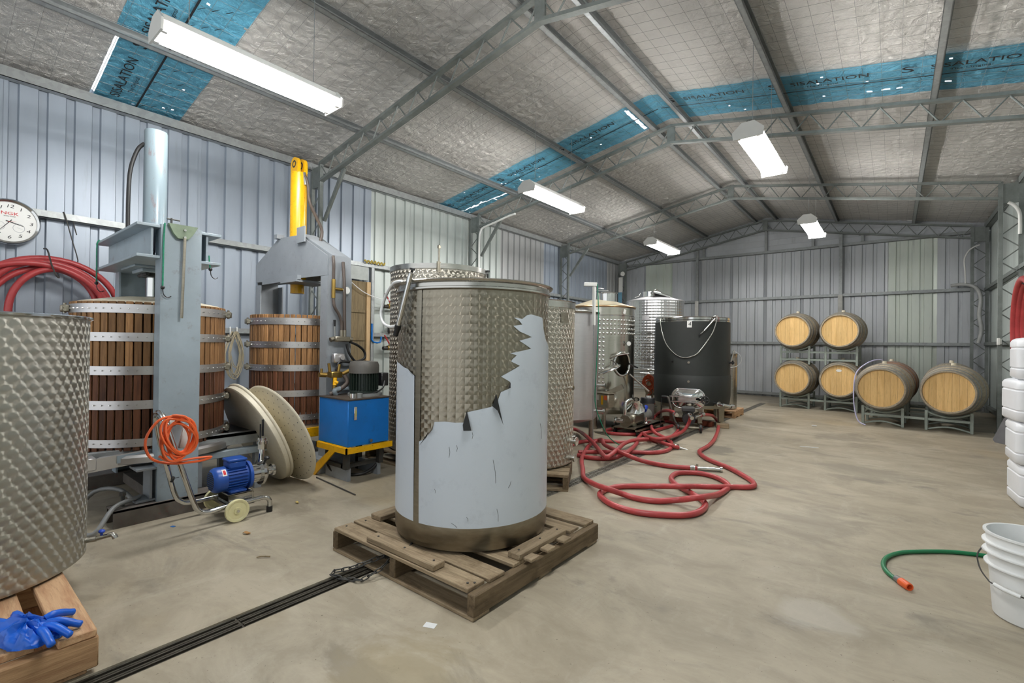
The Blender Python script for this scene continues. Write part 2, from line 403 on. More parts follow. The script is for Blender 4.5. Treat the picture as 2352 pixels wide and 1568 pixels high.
def lining(x): return ZE + .1 + M_R * (x - XL) if x < XAP else ZE + .1 + M_R * (XR - x)
def ribbed(u0, u1, pitch, first, rib, depth):
    """profile of one sheet from u0 to u1: flat pans with ribs pushed out by depth; returns [(u, d)]"""
    pts = [(u0, 0.0)]; k = math.floor((u0 - first) / pitch)
    while first + k * pitch < u1 + pitch:
        c = first + k * pitch; k += 1
        for du, d in ((-rib / 2 - .009, 0), (-rib / 2, depth), (rib / 2, depth), (rib / 2 + .009, 0)):
            u = c + du
            if u0 < u < u1: pts.append((u, d))
    pts.append((u1, 0.0)); return pts
wall_left = tag(link('wall_left', None), 'ribbed steel sheet side wall behind the wine presses', None, None, 'structure')
PIT = .1795
k = 0; y = -2.3
while y < 12.0:
    y1 = min(.482 + PIT * (4 * math.floor((y + .02 - .482 + .06) / (4 * PIT)) + 4) - .06, 12.02)
    pr = ribbed(y, y1, PIT, .482, .05, .026); pr[-1] = (y1 + .015, 0.0); b = MB()
    b.grid(lambda i, j: (WL - pr[i][1] - (.004 if k % 2 else 0), pr[i][0], (0.0, 1.18, 2.2, 3.42)[j]), len(pr) - 1, 3)
    ym = (y + y1) / 2
    mt = SH_PALE if 4.0 < ym < 5.9 or 6.9 > ym > 6.3 or 8.1 < ym < 8.6 else SH_RUST if 6.9 <= ym <= 8.1 or ym > 11 else SH_BLUE
    part('wall_sheet', b, mt, wall_left, recalc=False); y = y1; k += 1
wall_back = tag(link('wall_back', None), 'ribbed steel sheet end wall with gable', None, None, 'structure')
x = WL; k = 0
while x < WR:
    x1 = min(x + PIT * 4, WR + .02); pr = ribbed(x, x1, PIT, -5.505, .05, .026); pr[-1] = (x1 + .015, 0.0); b = MB()
    b.grid(lambda i, j: (pr[i][0], WB + pr[i][1] + (.004 if k % 2 else 0), (0, 1.19, 2.2, 3.25)[j]), len(pr) - 1, 3)
    part('wall_sheet', b, SH_SAGE if .1 < (x + x1) / 2 < .85 or -5.2 < (x + x1) / 2 < -4.6 else SH_GREY, wall_back, recalc=False); x = x1; k += 1
zz = 3.25
while zz < 3.98:
    z1 = zz + .13; b = MB()
    def half(z): return max(.05, (lining(XAP) + .02 - z) / M_R)
    b.prism([(XAP - half(zz), zz), (XAP + half(zz), zz), (XAP + half(z1), z1), (XAP - half(z1), z1)], 'y', WB - .02, WB + .0)
    b.box(XAP - half(zz), XAP + half(zz), WB - .035, WB - .02, zz, zz + .012)
    part('gable_sheet', b, SH_GREY, wall_back); zz = z1
wall_right = tag(link('wall_right', None), 'corrugated iron side wall behind the white drums', None, None, 'structure')
y = -2.3
while y < 12.0:
    y1 = min(y + .76, 12.02); n = int((y1 - y) / .0127)
    b = MB().grid(lambda i, j: (WR + .009 * math.cos(2 * PI * (y + (y1 - y) * i / n) / .076), y + (y1 - y) * i / n, (0, 3.42)[j]), n, 1)
    part('wall_sheet', b, SH_PALE, wall_right, sharp=80, recalc=False); y = y1

# ---------------------------------------------------------------- roof lining: foil rolls, blue strips, wire mesh
def foil_mat(name, base, mtl, rough, blue=False):
    m = NT(name); v = m.map((1, 1, 1))
    w1 = m.noise(v, 7, 5, .6, 1.5); w2 = m.noise(m.map((1, 2.5, 1)), 22, 5, .7, 2.0)
    vo = m.new('ShaderNodeTexVoronoi', feature='SMOOTH_F1'); vo.inputs['Scale'].default_value = 16
    m.link(m.vmath('ADD', v, m.vmath('SCALE', m.new('ShaderNodeTexNoise').outputs['Color'], scale=.2)), vo.inputs['Vector'])
    h = m.math('ADD', m.math('MULTIPLY', w1, 1.0), m.math('ADD', m.math('MULTIPLY', w2, .35), m.math('MULTIPLY', vo.outputs['Distance'], .6)))
    b = lin(base); n = m.noise(v, 1.3, 5, .6)
    col = m.ramp(n, [(.3, tuple(x * .8 for x in b[:3])), (.7, b)])
    if not blue:
        d = m.noise(v, 2.2, 7, .75); col = m.mix(m.ramp(d, [(.62, (0, 0, 0)), (.75, (.5, .5, .5))]), col, lin((150, 138, 118)))
    return m.out(col, m.math('MULTIPLY_ADD', w2, .16, rough - .08), mtl, m.bump(h, 1.0, .055))
FOIL = foil_mat('silver_foil', (240, 236, 230), .5, .34); FOILB = foil_mat('blue_foil', (112, 194, 226), .15, .38, True)
ceiling = tag(link('ceiling', None), 'silver foil roof lining on wire mesh under the pitched roof', None, None, 'structure')
CELL = .14
def foil_panel(name, xa, xb, ya, yb, mat, drop=0.0, step=.047, tear=None):
    nu = max(2, round((xb - xa) / step)); nv = max(2, round((yb - ya) / step))
    def P(i, j):
        x = xa + (xb - xa) * i / nu; y = ya + (yb - ya) * j / nv
        pil = abs(math.sin(PI * x / CELL)) * abs(math.sin(PI * y / CELL))
        w = noise.noise((x * 2.2, y * 2.2, drop * 50)) * .012 + noise.noise((x * 9, y * 5, 3)) * .006 + noise.noise((x * 22, y * 12, 8)) * .003
        return (x, y, lining(x) + .012 + pil * .009 + w - drop)
    b = MB().grid(P, nu, nv, (lambda i, j: tear(xa + (xb - xa) * (i + .5) / nu, ya + (yb - ya) * (j + .5) / nv)) if tear else None)
    return part(name, b, mat, ceiling, sharp=180, recalc=False)
for xa, xb in ((WL - .09, XAP), (XAP, WR + .09)):
    for ya, yb in ((-2.3, .96), (1.65, 5.32), (5.99, 12.02)): foil_panel('foil_sheet', xa, xb, ya, yb, FOIL)
def torn(x, y):
    q = noise.noise((x * 7, y * 7, 1.0)) * .03
    if 5 < y < 7:
        if x < -4.85 and abs(y - (5.83 + (x + 5.84) * .09) + q) < .016 + noise.noise((x * 14, 0, 2)) * .016: return True
        if abs(x + 2.578 + q * .3) < .022 and 5.38 < y < 5.98: return True
        if -.6 < x < .1 and abs(y - 5.86 - q) < .012 and noise.noise((x * 9, 1, 5)) > .05: return True
        if abs(x - 1.0) < .07 and abs(y - 5.38 - q) < .02: return True
        if x < -4.0 and noise.noise((x * 16, y * 16, 4)) > .62: return True
    else:
        if x < -4.85 and y - .965 < .022 + .02 * noise.noise((x * 9, 0, 1)): return True
        if noise.noise((x * 13, y * 13, 9)) > .66: return True
    return noise.noise((x * 15, y * 15, 12)) > .70
for xa, xb in ((WL - .09, XAP), (XAP, WR + .09)):
    foil_panel('blue_foil_strip', xa, xb, .94, 1.67, FOILB, .006, .023, torn); foil_panel('blue_foil_strip', xa, xb, 5.30, 6.01, FOILB, .006, .023, torn)
wm = MB(); yy = -2.25
WZ = -.004
while yy < 12:
    for a, b_ in ((WL - .03, XAP), (XAP, WR + .05)): wm.cyl((a, yy, lining(a) + WZ), (b_, yy, lining(b_) + WZ), .0012, n=3, cap=False)
    yy += CELL
xx = WL
while xx < WR + .04: wm.cyl((xx, -2.3, lining(xx) + WZ), (xx, 12, lining(xx) + WZ), .0012, n=3, cap=False); xx += CELL
part('wire_mesh', wm, paint('mesh_wire', (136, 134, 130), .5, .3), ceiling, kind='stuff')
# printed name along the strips, reads up the slope and down the far slope
def print_row(ys, x0, x1, n):
    for i in range(n):
        x = x0 + (x1 - x0) * i / n
        sl = M_R if x < XAP else -M_R
        X = Vector((1, 0, sl)).normalized(); Y = Vector((0, -1, 0))
        for key, du, dv in (('S', 0.0, 0.0), ('SIS', .2, 0.0), ('SUB', .33, -.085)):
            px, py = x + du, ys - dv
            o = link('lettering', TXT[key], ceiling); o.matrix_local = frame((px, py, lining(px) - .012), X, Y)
print_row(1.12, -5.9, -2.9, 3); print_row(5.46, -5.75, -2.55, 3); print_row(5.46, -2.1, 1.1, 3); print_row(1.12, -2.1, 1.1, 3)
dash = MB()
for ys in (1.4, 5.72):
    xx = WL + .1
    while xx < WR - .2:
        if abs(xx - XAP) > .25:
            for q in range(3):
                z0 = lining(xx + q * .03) - .012
                dash.add([(xx + q * .05, ys - .09 + q * .08, z0), (xx + q * .05 + .05, ys - .09 + q * .08 + .035, z0 + (M_R if xx < XAP else -M_R) * .05), (xx + q * .05 + .055, ys - .08 + q * .08 + .035, z0 + (M_R if xx < XAP else -M_R) * .055), (xx + q * .05 + .005, ys - .08 + q * .08, z0)], [(0, 1, 2, 3)])
        xx += .22
for ys in (1.29, 5.62):
    for xa, xb in ((WL + .02, XAP - .02), (XAP + .02, WR - .02)):
        dash.add([(xa, ys, lining(xa) - .011), (xb, ys, lining(xb) - .011), (xb, ys + .016, lining(xb) - .011), (xa, ys + .016, lining(xa) - .011)], [(0, 1, 2, 3)])
part('printed_dashes', dash, INK, ceiling, kind='stuff', recalc=False)

# ---------------------------------------------------------------- purlins and girts
def purlin(x, label, ya=-2.3, yb=11.97):
    b = MB(); z = lining(x) - .078; sl = math.atan(M_R) * (1 if x < XAP else -1)
    b.at(x, 0, z, 0, 0, -sl).box(-.006, .0, ya, yb, 0, .072).box(-.006, .045, ya, yb, 0, .006).box(-.006, .045, ya, yb, .066, .072).box(.039, .045, ya, yb, 0, .016)
    solo('roof_purlin', b, GALV, label, 'roof purlin', 'galvanised purlins under the roof')
for x, l in ((-4.765, 'galvanised roof purlin low on the slope, above the long bright tube light'), (-3.545, 'galvanised roof purlin midway up the slope over the presses'),
             (-2.46, 'galvanised ridge purlin on the press side of the ridge'), (-2.06, 'galvanised ridge purlin on the barrel side of the ridge'),
             (-.945, 'galvanised roof purlin midway down the slope above the two square-on lights'), (.262, 'galvanised roof purlin low on the slope above the barrels')): purlin(x, l)
def girt(axis, c, z, a, b_, h, d, label, mat=GALV):
    m = MB()
    if axis == 'y': m.box(c, c + d, a, b_, z, z + .006).box(c + d - .005 if d > 0 else c + d, c + d if d > 0 else c + d + .005, a, b_, z - h, z).box(c, c + d, a, b_, z - h, z - h + .005)
    else: m.box(a, b_, c - d, c, z, z + .006).box(a, b_, c - d, c - d + .005, z - h, z).box(a, b_, c - d, c, z - h, z - h + .005)
    solo('wall_girt', m, mat, label, 'wall girt', 'galvanised girts along the walls')
girt('y', WL + .003, 2.205, -2.3, 11.9, .055, .07, 'galvanised girt at clock height along the press wall')
girt('y', WL + .003, 1.23, -2.3, 11.9, .055, .07, 'galvanised girt at waist height along the press wall')
girt('y', WL + .003, .09, -2.3, 11.9, .055, .05, 'galvanised bottom girt along the press wall')
girt('y', WL + .003, 3.35, -2.3, 11.9, .085, .075, 'galvanised eave girt at the top of the press wall')
girt('y', WR - .012, 2.205, -2.3, 11.9, .055, -.07, 'dark girt at head height on the corrugated wall', FRAME)
girt('y', WR - .012, 1.23, -2.3, 11.9, .055, -.07, 'dark girt at waist height on the corrugated wall', FRAME)
girt('y', WR - .012, .12, -2.3, 11.9, .055, -.05, 'dark bottom girt on the corrugated wall', FRAME)
girt('y', WR - .012, 3.35, -2.3, 11.9, .085, -.075, 'dark eave girt on the corrugated wall', FRAME)
girt('x', WB - .003, 2.22, -5.75, 1.08, .055, .07, 'galvanised girt at mid height across the end wall')
girt('x', WB - .003, 1.22, -5.75, 1.08, .055, .07, 'galvanised girt just above barrel height across the end wall')
girt('x', WB - .003, .09, -5.75, 1.08, .055, .06, 'galvanised bottom girt across the end wall')
girt('x', WB - .003, 3.26, -5.75, 1.08, .055, .07, 'galvanised girt under the gable across the end wall')
for x, l in ((-3.75, 'slim end wall post beside the tall dimpled tank'), (-.86, 'slim end wall post behind the stacked barrels')):
    t = thing('wall_post', l, 'wall post', (x, WB - .09, 0))
    part('column', MB().box(-.03, .03, -.03, .03, 0, lining(x) - .25), GALV, t)
    part('face_plate', MB().box(-.04, .04, -.04, -.0305, 1.55, 2.2), paint('pale_plate_paint', (214, 214, 208), .5), t)
gp = 0
for x, l in ((-3.6, 'short gable strut nearest the corner column'), (-2.25, 'gable strut under the ridge'), (-1.35, 'gable strut beside the ridge'), (-.5, 'short gable strut above the barrels')):
    solo('gable_strut', MB().box(x - .025, x + .025, WB - .1, WB - .05, 3.265, lining(x) - .3).box(x - .06, x + .06, WB - .11, WB - .04, lining(x) - .3, lining(x) - .285), GALV, l, 'strut')

# ---------------------------------------------------------------- portal frames: lattice columns and rafters
def portal(Y, label, knees):
    t = thing('portal_frame', label, 'portal frame', (XAP, Y, 0), 0, 'lattice portal frames across the shed')
    X = lambda x: x - XAP
    DT = .216
    for sx, xi, xo in ((-1, XL, XL - .19), (1, XR, XR + .19)):
        for x in (xi, xo): part('column_chord', MB().box(X(x) - .022, X(x) + .022, -.022, .022, 0, ZE + .01), FRAME, t)
        z = .06; q = 0
        while z < 2.98:
            a, b_ = (xi, xo) if q % 2 else (xo, xi)
            part('lacing_bar', MB().cyl((X(a), 0, z), (X(b_), 0, z + .17), .0075, n=6), FRAME, t); z += .17; q += 1
        part('knee_plate', MB().box(X(min(xi, xo)), X(max(xi, xo)), -.012, .012, 3.03, 3.29), FRAME, t)
        part('base_plate', MB().box(X(min(xi, xo)) - .04, X(max(xi, xo)) + .04, -.06, .06, 0, .012), FRAME, t)
        zt = lambda x: ZE + M_R * abs(x - xi)
        for dz, nm in ((0, 'top_chord'), (-DT, 'bottom_chord')):
            b = MB(); x0, x1 = sorted((xi, XAP))
            pts = [(X(x0), zt(x0) + dz), (X(x1), zt(x1) + dz), (X(x1), zt(x1) + dz + .03), (X(x0), zt(x0) + dz + .03)]
            b.prism(pts, 'y', -.03, .03); part(nm, b, FRAME, t)
        part('end_bar', MB().box(X(xi) - .02, X(xi) + .02, -.02, .02, ZE - DT, ZE + .02), FRAME, t)
        N = 11; L = XAP - xi
        for i in range(N):
            xa, xm, xb = xi + L * i / N, xi + L * (i + .5) / N, xi + L * (i + 1) / N
            part('web_bar', MB().cyl((X(xa), 0, zt(xa) + .005), (X(xm), 0, zt(xm) - DT + .02), .0075, n=6), FRAME, t)
            part('web_bar', MB().cyl((X(xm), 0, zt(xm) - DT + .02), (X(xb), 0, zt(xb) + .005), .0075, n=6), FRAME, t)
        if knees and (sx < 0 or Y > 11):
            xk = xi - sx * .46
            part('knee_brace', MB().at(X(xi), .03, 2.62).prism([(0, 0), (.035 * -sx, -.02), (X(xk) - X(xi) + .02 * -sx, .54), (X(xk) - X(xi) - .02 * -sx, .58)], 'y', 0, .03), FRAME, t)
    part('ridge_plate', MB().box(-.05, .05, -.012, .012, ZE + M_R * (XAP - XL) - DT, ZE + M_R * (XAP - XL) + .03), FRAME, t)
    return t
portal(3.116, 'grey lattice portal frame whose column stands behind the yellow press cylinder', True)
portal(6.024, 'grey lattice portal frame beyond the blue roof strip, with a white conduit on its column', True)
portal(8.917, 'grey lattice portal frame midway between the blue strip and the end wall', True)
portal(11.78, 'grey lattice portal frame standing against the end wall', False)
# ---------------------------------------------------------------- tube lights
TUBE = emit('lit_fluorescent_tube', (1, .985, .96, 1), TUBE_POWER)
LAMPW = paint('white_lamp_enamel', (236, 236, 232), .35, 0, .02)
def tube_light(x, y, z, label, hang=True):
    t = thing('tube_light', label, 'ceiling light', (x, y, z), 0, 'twin tube reflector lights hung from the roof')
    L = .56
    part('spine', MB().box(-.045, .045, -L, L, .0, .05, .006), LAMPW, t)
    for s in (-1, 1):
        part('reflector_wing', MB().prism([(.035 * s, .012), (.10 * s, -.022), (.103 * s, -.018), (.038 * s, .018)], 'y', -L, L), LAMPW, t)
        part('end_plate', MB().prism([(-.05, .05), (-.125, -.02), (-.115, -.085), (.115, -.085), (.125, -.02), (.05, .05)], 'y', s * L, s * (L + .012)), LAMPW, t)
        tb = part('tube', MB().cyl((.075 * s, -L + .03, -.06), (.075 * s, L - .03, -.06), .019, n=10), TUBE, t)
        for e in (-1, 1): part('tube_holder', MB().box(.075 * s - .012, .075 * s + .012, e * (L - .03), e * L, -.08, .0), LAMPW, tb)
        zc = lining(x) - .012 - z
        part('hanging_wire', MB().cyl((0, s * .4, .05), (0, s * .4, zc), .0025, n=5), GALV, t)
    return t
tube_light(-3.37, 1.41, 2.95, 'long bright tube light hung low above the blue cylinder press')
tube_light(-3.33, 4.95, 2.95, 'bright tube light hanging beside the blue foil on the press side')
tube_light(-3.33, 8.55, 2.95, 'small distant tube light hung beyond the third portal frame on the tank side')
tube_light(-.97, 4.92, 2.95, 'large bright tube light hung on the barrel side below the blue strip')
tube_light(-.97, 8.45, 2.95, 'distant tube light hung over the barrel side near the end wall')
tube_light(-.97, 1.45, 2.95, 'added out-of-view tube light on the barrel side, lighting the torn-film tank')  # unseen lamp, added to continue the row and brighten the foreground

# ---------------------------------------------------------------- pallets
def pallet(label, loc, sx, sy, boards, mats=(PALW, PALY), h=.125, nb=3, rz=0, group=None):
    """three bearers along y, deck boards along x given as (y0, y1, xa, xb)"""
    wx, wy = mats; t = thing('pallet', label, 'pallet', loc, rz, group); bw = .042
    for k in range(3):
        x = -sx / 2 + bw / 2 + k * (sx - bw) / 2
        part('bearer', MB().box(x - bw / 2, x + bw / 2, -sy / 2, sy / 2, .018, h - .02, .003), wy, t)
    for y0, y1, xa, xb in boards:
        part('deck_board', MB().at(0, 0, 0, R.uniform(-.004, .004)).box(xa, xb, y0, y1, h - .02, h + R.uniform(-.001, .001), .003), wx, t)
    for k in range(nb):
        y = -sy / 2 + .05 + k * (sy - .1) / (nb - 1)
        part('base_board', MB().box(-sx / 2, sx / 2, y - .05, y + .05, 0, .018, .003), wx, t)
    return t
PALTY = wood('weathered_timber_y', (160, 142, 116), (116, 100, 78), 1, .3, stain=(104, 88, 68))
# pallet under the torn-film tank, with loose timbers screwed on top
PX, PY = -1.79, 1.885
pal = thing('pallet', 'weathered grey pallet under the tank with peeling white film', 'pallet', (PX, PY, 0))
for x in (-.49, -.01, .49): part('bearer', MB().box(x - .021, x + .021, -.505, .505, .016, .103, .004), PALY, pal)
for y0, y1, xa, xb in ((-.505, -.4, -.5, .475), (-.385, -.285, -.51, .49), (-.22, -.13, -.5, .48), (-.05, .04, -.5, .47), (.12, .21, -.5, .47), (.27, .36, -.5, .47), (.4, .5, -.5, .48)):
    part('deck_board', MB().at(0, 0, 0, R.uniform(-.01, .01)).box(xa, xb, y0, y1, .103, .121, .003), PALW, pal)
for y in (-.455, 0, .45): part('base_board', MB().box(-.51, .505, y - .05, y + .05, 0, .016, .003), PALW, pal)
part('packing_timber', MB().box(-.22, .265, -.50, -.43, .1215, .15, .004), PALW, pal)
part('packing_timber', MB().box(.412, .482, -.18, .215, .1215, .15, .004), PALTY, pal)
for y in (-.16, -.03, .11): part('packing_block', MB().box(.487, .535, y, y + .065, .1215, .136, .003), PALTY, pal)
part('packing_timber', MB().box(-.47, -.385, -.30, -.13, .1215, .15, .004), PALTY, pal)
sb = MB()
for x, y, z in ((-.17, -.465, .15), (.03, -.465, .15), (.23, -.465, .15), (.447, -.14, .15), (.447, .03, .15), (.447, .18, .15), (.44, -.47, .121), (.46, -.45, .121), (-.47, -.45, .121), (-.46, -.34, .121)): sb.cyl((x, y, z - .003), (x, y, z + .003), .005, n=8)
part('screw_heads', sb, DARKSTEEL, pal, kind='stuff')

# ---------------------------------------------------------------- torn-film tank
CR, CH = .405, 1.275
SW1 = swirl('engine_turned_steel_large', (156, 149, 134), 62, .041, .3, 1.0, False, False, .16, .8, 3.0)
SW2 = swirl('engine_turned_steel_crescents', (190, 187, 178), 62, .034, .46, .85, True, True, .1, .08)
SW3 = swirl('engine_turned_steel_fine', (196, 190, 178), 60, .04, .42, 1.0, True, True, .08, .13)
SW4 = swirl('engine_turned_steel_bright', (212, 212, 210), 70, .036, .22, .7, True, True)
ft = thing('wine_tank', 'open stainless wine tank with torn white protective film, standing on the grey pallet', 'tank', (-1.792, 1.902, .124))
part('shell', MB().lathe([(CR, .125), (CR, CH - .045)], 96), SW1, ft, recalc=True)
part('base_band', MB().lathe([(.0, .002), (CR - .03, .0), (CR - .006, .012), (CR - .004, .03), (CR + .001, .036), (CR + .001, .126), (CR - .002, .126)], 96), STEELD, ft)
part('seam_strip', MB().lathe([(CR + .0008, .12), (CR + .0022, .12), (CR + .0022, CH - .04), (CR + .0008, CH - .04)], 4, math.radians(-89.6), math.radians(-84.6)), STEELD, ft)
rm = MB().lathe([(CR - .004, CH - .05), (CR + .003, CH - .048), (CR + .012, CH - .042), (CR + .012, CH - .034), (CR + .003, CH - .03), (CR + .004, CH - .014), (CR + .02, CH - .008), (CR + .024, CH - .001), (CR + .018, CH + .004), (CR - .004, CH + .002), (CR - .01, CH - .02), (CR - .006, CH - .06)], 96)
part('rim', rm, STEEL, ft)
part('floating_lid', MB().lathe([(0.0, CH - .1), (CR - .03, CH - .12), (CR - .012, CH - .11), (CR - .012, CH - .14)], 48), STEELD, ft)
def wrap_poly(poly, rad, z0, step=6):
    """flat outline given as (degrees, height) wrapped on the cylinder"""
    bm = bmesh.new(); vs = [bm.verts.new((a, z - z0, 0)) for a, z in poly]; bm.faces.new(vs)
    bmesh.ops.triangulate(bm, faces=bm.faces[:])
    a0 = min(a for a, _ in poly); a1 = max(a for a, _ in poly); a = math.floor(a0 / step) * step + step
    while a < a1:
        bmesh.ops.bisect_plane(bm, geom=bm.verts[:] + bm.edges[:] + bm.faces[:], plane_co=(a, 0, 0), plane_no=(1, 0, 0)); a += step
    for v in bm.verts:
        t = math.radians(v.co.x); z = v.co.y; v.co = (rad * math.cos(t), rad * math.sin(t), z)
    m = MB(); bm.verts.index_update(); m.v = [tuple(v.co) for v in bm.verts]; m.f = [tuple(v.index for v in f.verts) for f in bm.faces]; bm.free(); return m
ZB = .124
main = [(-84.5, .245), (-84.9, .4), (-85.3, .63), (-79.4, .65), (-77, .672), (-74.1, .695), (-72.7, .731), (-65.4, .736), (-58, .733), (-52, .735), (-50.2, .783), (-42.4, .795), (-34.9, .806), (-31, .822), (-28.2, .874), (-21.8, .89), (-21.4, .92), (-28.3, .947), (-13.9, .996), (-21.1, 1.017), (-19.7, 1.029), (-16.5, 1.046), (-21.7, 1.056), (-3.4, 1.078), (-14.6, 1.116), (-2.7, 1.135), (-14.3, 1.16), (-17, 1.173), (-19.5, 1.186), (-12.2, 1.194), (-15, 1.212), (-19.6, 1.226), (-12.2, 1.221), (-8, 1.24), (-3.8, 1.246), (11.1, 1.235), (13.7, 1.176), (17.8, 1.13), (40, 1.05), (70, 1.0), (110, .9), (110, .245)]
part('protective_film', wrap_poly(main, CR + .0028, ZB), FILM, ft, 'torn bluish white protective film')
side = [(-89.8, .245), (-90.2, .6), (-90.7, .941), (-94.9, .958), (-98.8, .972), (-103.5, .977), (-114, .995), (-127.5, 1.004), (-150, 1.0), (-190, .97), (-190, .245)]
part('protective_film', wrap_poly(side, CR + .0028, ZB), FILM, ft, 'strip of protective film beyond the seam')
def cy(a, z, r=0.0): t = math.radians(a); return ((CR + .004 + r) * math.cos(t), (CR + .004 + r) * math.sin(t), z - ZB)
for A in (((-85, .61, 0), (-78, .66, .004), (-73.5, .735, .012), (-75, .69, .02)), ((-50.6, .79, .004), (-47.5, .70, .012), (-52.5, .70, .016), (-53, .725, .01)), ((-31.5, .865, .003), (-27, .72, .014), (-31, .79, .012), (-34.2, .81, .004)), ((-21.5, .918, .003), (-22, .893, .01), (-24, .89, .01)), ((-92, .938, .002), (-92.5, .955, .012), (-97, .968, .004))):
    part('curled_film_edge', MB().add([cy(*p) for p in A], [tuple(range(len(A)))]), BLACK, ft, recalc=False)
pump = MB().cyl(cy(-90, 1.43, .03), cy(-103.5, 1.185, .034), .012, n=12).cyl(cy(-90.5, 1.42, .03), cy(-92, 1.39, .03), .0145, n=12)
hp = part('lid_pump', pump, CHROME, ft, 'chrome hand pump clipped to the rim')
part('pump_knob', MB().cyl(cy(-89.8, 1.435, .03), cy(-89.2, 1.447, .03), .006).cyl(cy(-89.2, 1.445, .03), cy(-88.9, 1.454, .03), .016, .013), BLACK, hp)
part('pump_valve', MB().cyl(cy(-103.5, 1.187, .034), cy(-105, 1.165, .034), .016).cyl(cy(-105, 1.168, .034), cy(-107, 1.135, .036), .013), BLACK, hp)
part('pump_tube', MB().tube([cy(-104, 1.185, .035), cy(-112, 1.178, .05), cy(-124, 1.20, .07), cy(-131, 1.25, .085), cy(-132, 1.31, .075), cy(-126, 1.365, .05), cy(-116, 1.40, .03), cy(-108, 1.405, .015), cy(-104, 1.398, 0)], .0075, 8), WHITEP, hp)
sc_m = MB()
for a0, z0, a1, z1 in ((-33, .56, -31, .45), (-62, .62, -62, .57), (-57, .63, -57, .6), (-30, .33, -29, .27), (-20, .45, -22, .42), (-47, .69, -47, .66), (-60, .27, -56, .25), (-72, .42, -71.5, .4), (-50, .3, -49, .28), (10, .7, 12, .62)):
    sc_m.tube([cy(a0, z0, -.0008), cy((a0 + a1) / 2 + .5, (z0 + z1) / 2, -.0008), cy(a1, z1, -.0008)], .0007, 4, sub=1)
part('film_scratches', sc_m, DARKSTEEL, ft, kind='stuff')

# chain lying over the pallet foot
ch = thing('steel_chain', 'rusty steel chain trailing from the grey pallet onto the drain', 'chain', (0, 0, 0))
CH1 = [(-1.83, 1.50, .115), (-1.86, 1.42, .07), (-1.87, 1.36, .035), (-1.89, 1.28, .012), (-1.97, 1.235, .010), (-2.04, 1.22, .012), (-2.06, 1.245, .012), (-2.03, 1.3, .014), (-1.99, 1.345, .03), (-1.95, 1.40, .05), (-1.93, 1.46, .055)]
def along(pts, step):
    P = [Vector(p) for p in pts]; out = []; d = 0
    for a, b in zip(P, P[1:]):
        L = (b - a).length
        while d <= L: out.append((a.lerp(b, d / L), (b - a).normalized())); d += step
        d -= L
    return out
lk = MB().tube([(.014 * math.cos(t) + (.008 if math.cos(t) > 0 else -.008), .0085 * math.sin(t), 0) for t in [2 * PI * i / 10 for i in range(10)]], .0032, 5, closed=True, sub=1).mesh('link', DARKSTEEL)
for i, (p, d) in enumerate(along(CH1, .0335)):
    o = link('link', lk, ch); q = d.to_track_quat('X', 'Z'); o.rotation_mode = 'QUATERNION'
    o.rotation_quaternion = q @ Matrix.Rotation(PI / 2 if i % 2 else 0.25, 3, 'X').to_quaternion(); o.location = p

# ---------------------------------------------------------------- swirl-finish tank on pine pallet, nearest on the press side
lt = thing('wine_tank', 'stainless wine tank with crescent swirl finish on a pine pallet with blue gloves', 'tank', (-2.899, .071, .147))
TR = .42
part('shell', MB().lathe([(0, .002), (TR - .03, 0), (TR, .012), (TR, 1.035)], 96), SW2, lt)
part('rim', MB().lathe([(TR - .002, 1.03), (TR + .002, 1.03), (TR + .012, 1.036), (TR + .013, 1.043), (TR + .004, 1.047), (TR - .008, 1.045), (TR - .01, 1.03)], 96), CHROME, lt)
part('floating_lid', MB().lathe([(0, .96), (TR - .03, .94), (TR - .012, .95), (TR - .012, .93)], 48), STEELD, lt)
a = math.atan2(.423, .15)
tp = part('tap', MB().cyl((TR * math.cos(a) - .01, TR * math.sin(a) - .01, .065), (TR * math.cos(a) + .02, TR * math.sin(a) + .035, .07), .012).cyl((TR * math.cos(a) + .02, TR * math.sin(a) + .035, .07), (TR * math.cos(a) + .06, TR * math.sin(a) + .075, .085), .0095).tube([(TR * math.cos(a) + .055, TR * math.sin(a) + .07, .084), (TR * math.cos(a) + .068, TR * math.sin(a) + .083, .086), (TR * math.cos(a) + .074, TR * math.sin(a) + .09, .07)], .0105, 8), STEEL, lt, 'small steel drain tap')
part('tap_handle', MB().cyl((TR * math.cos(a) + .035, TR * math.sin(a) + .05, .085), (TR * math.cos(a) + .035, TR * math.sin(a) + .05, .1), .005).ball((TR * math.cos(a) + .035, TR * math.sin(a) + .05, .102), .012, 1.3, 1, .7), paint('blue_tap_handle', (34, 74, 190), .4), tp, 'blue tap handle')
nb = thing('pallet', 'pinkish pine pallet under the crescent swirl tank, blue gloves on it', 'pallet', (-2.7, -.12, 0))
for x, in ((-.60,), (.0,), (.638,)): part('bearer', MB().box(x - .022, x + .022, -.6, .505, .02, .12, .004), NEWY, nb)
for y0, y1, xb in ((.405, .5, .66), (.26, .36, .62), (.12, .215, .63), (-.03, .07, .66), (-.2, -.1, .66), (-.37, -.27, .66), (-.55, -.45, .66)):
    part('deck_board', MB().box(-.62, xb, y0, y1, .12, .147, .004), NEWX, nb)
for y in (.43, 0, -.5): part('base_board', MB().box(-.62, .64, y - .05, y + .05, 0, .02, .003), NEWX, nb)
GL = paint('blue_nitrile', (18, 96, 206), .36, 0, .12, 12)
gl = thing('glove_bundle', 'crumpled pair of blue rubber gloves on the pine pallet', 'gloves', (-2.16, .235, .1475), .5)
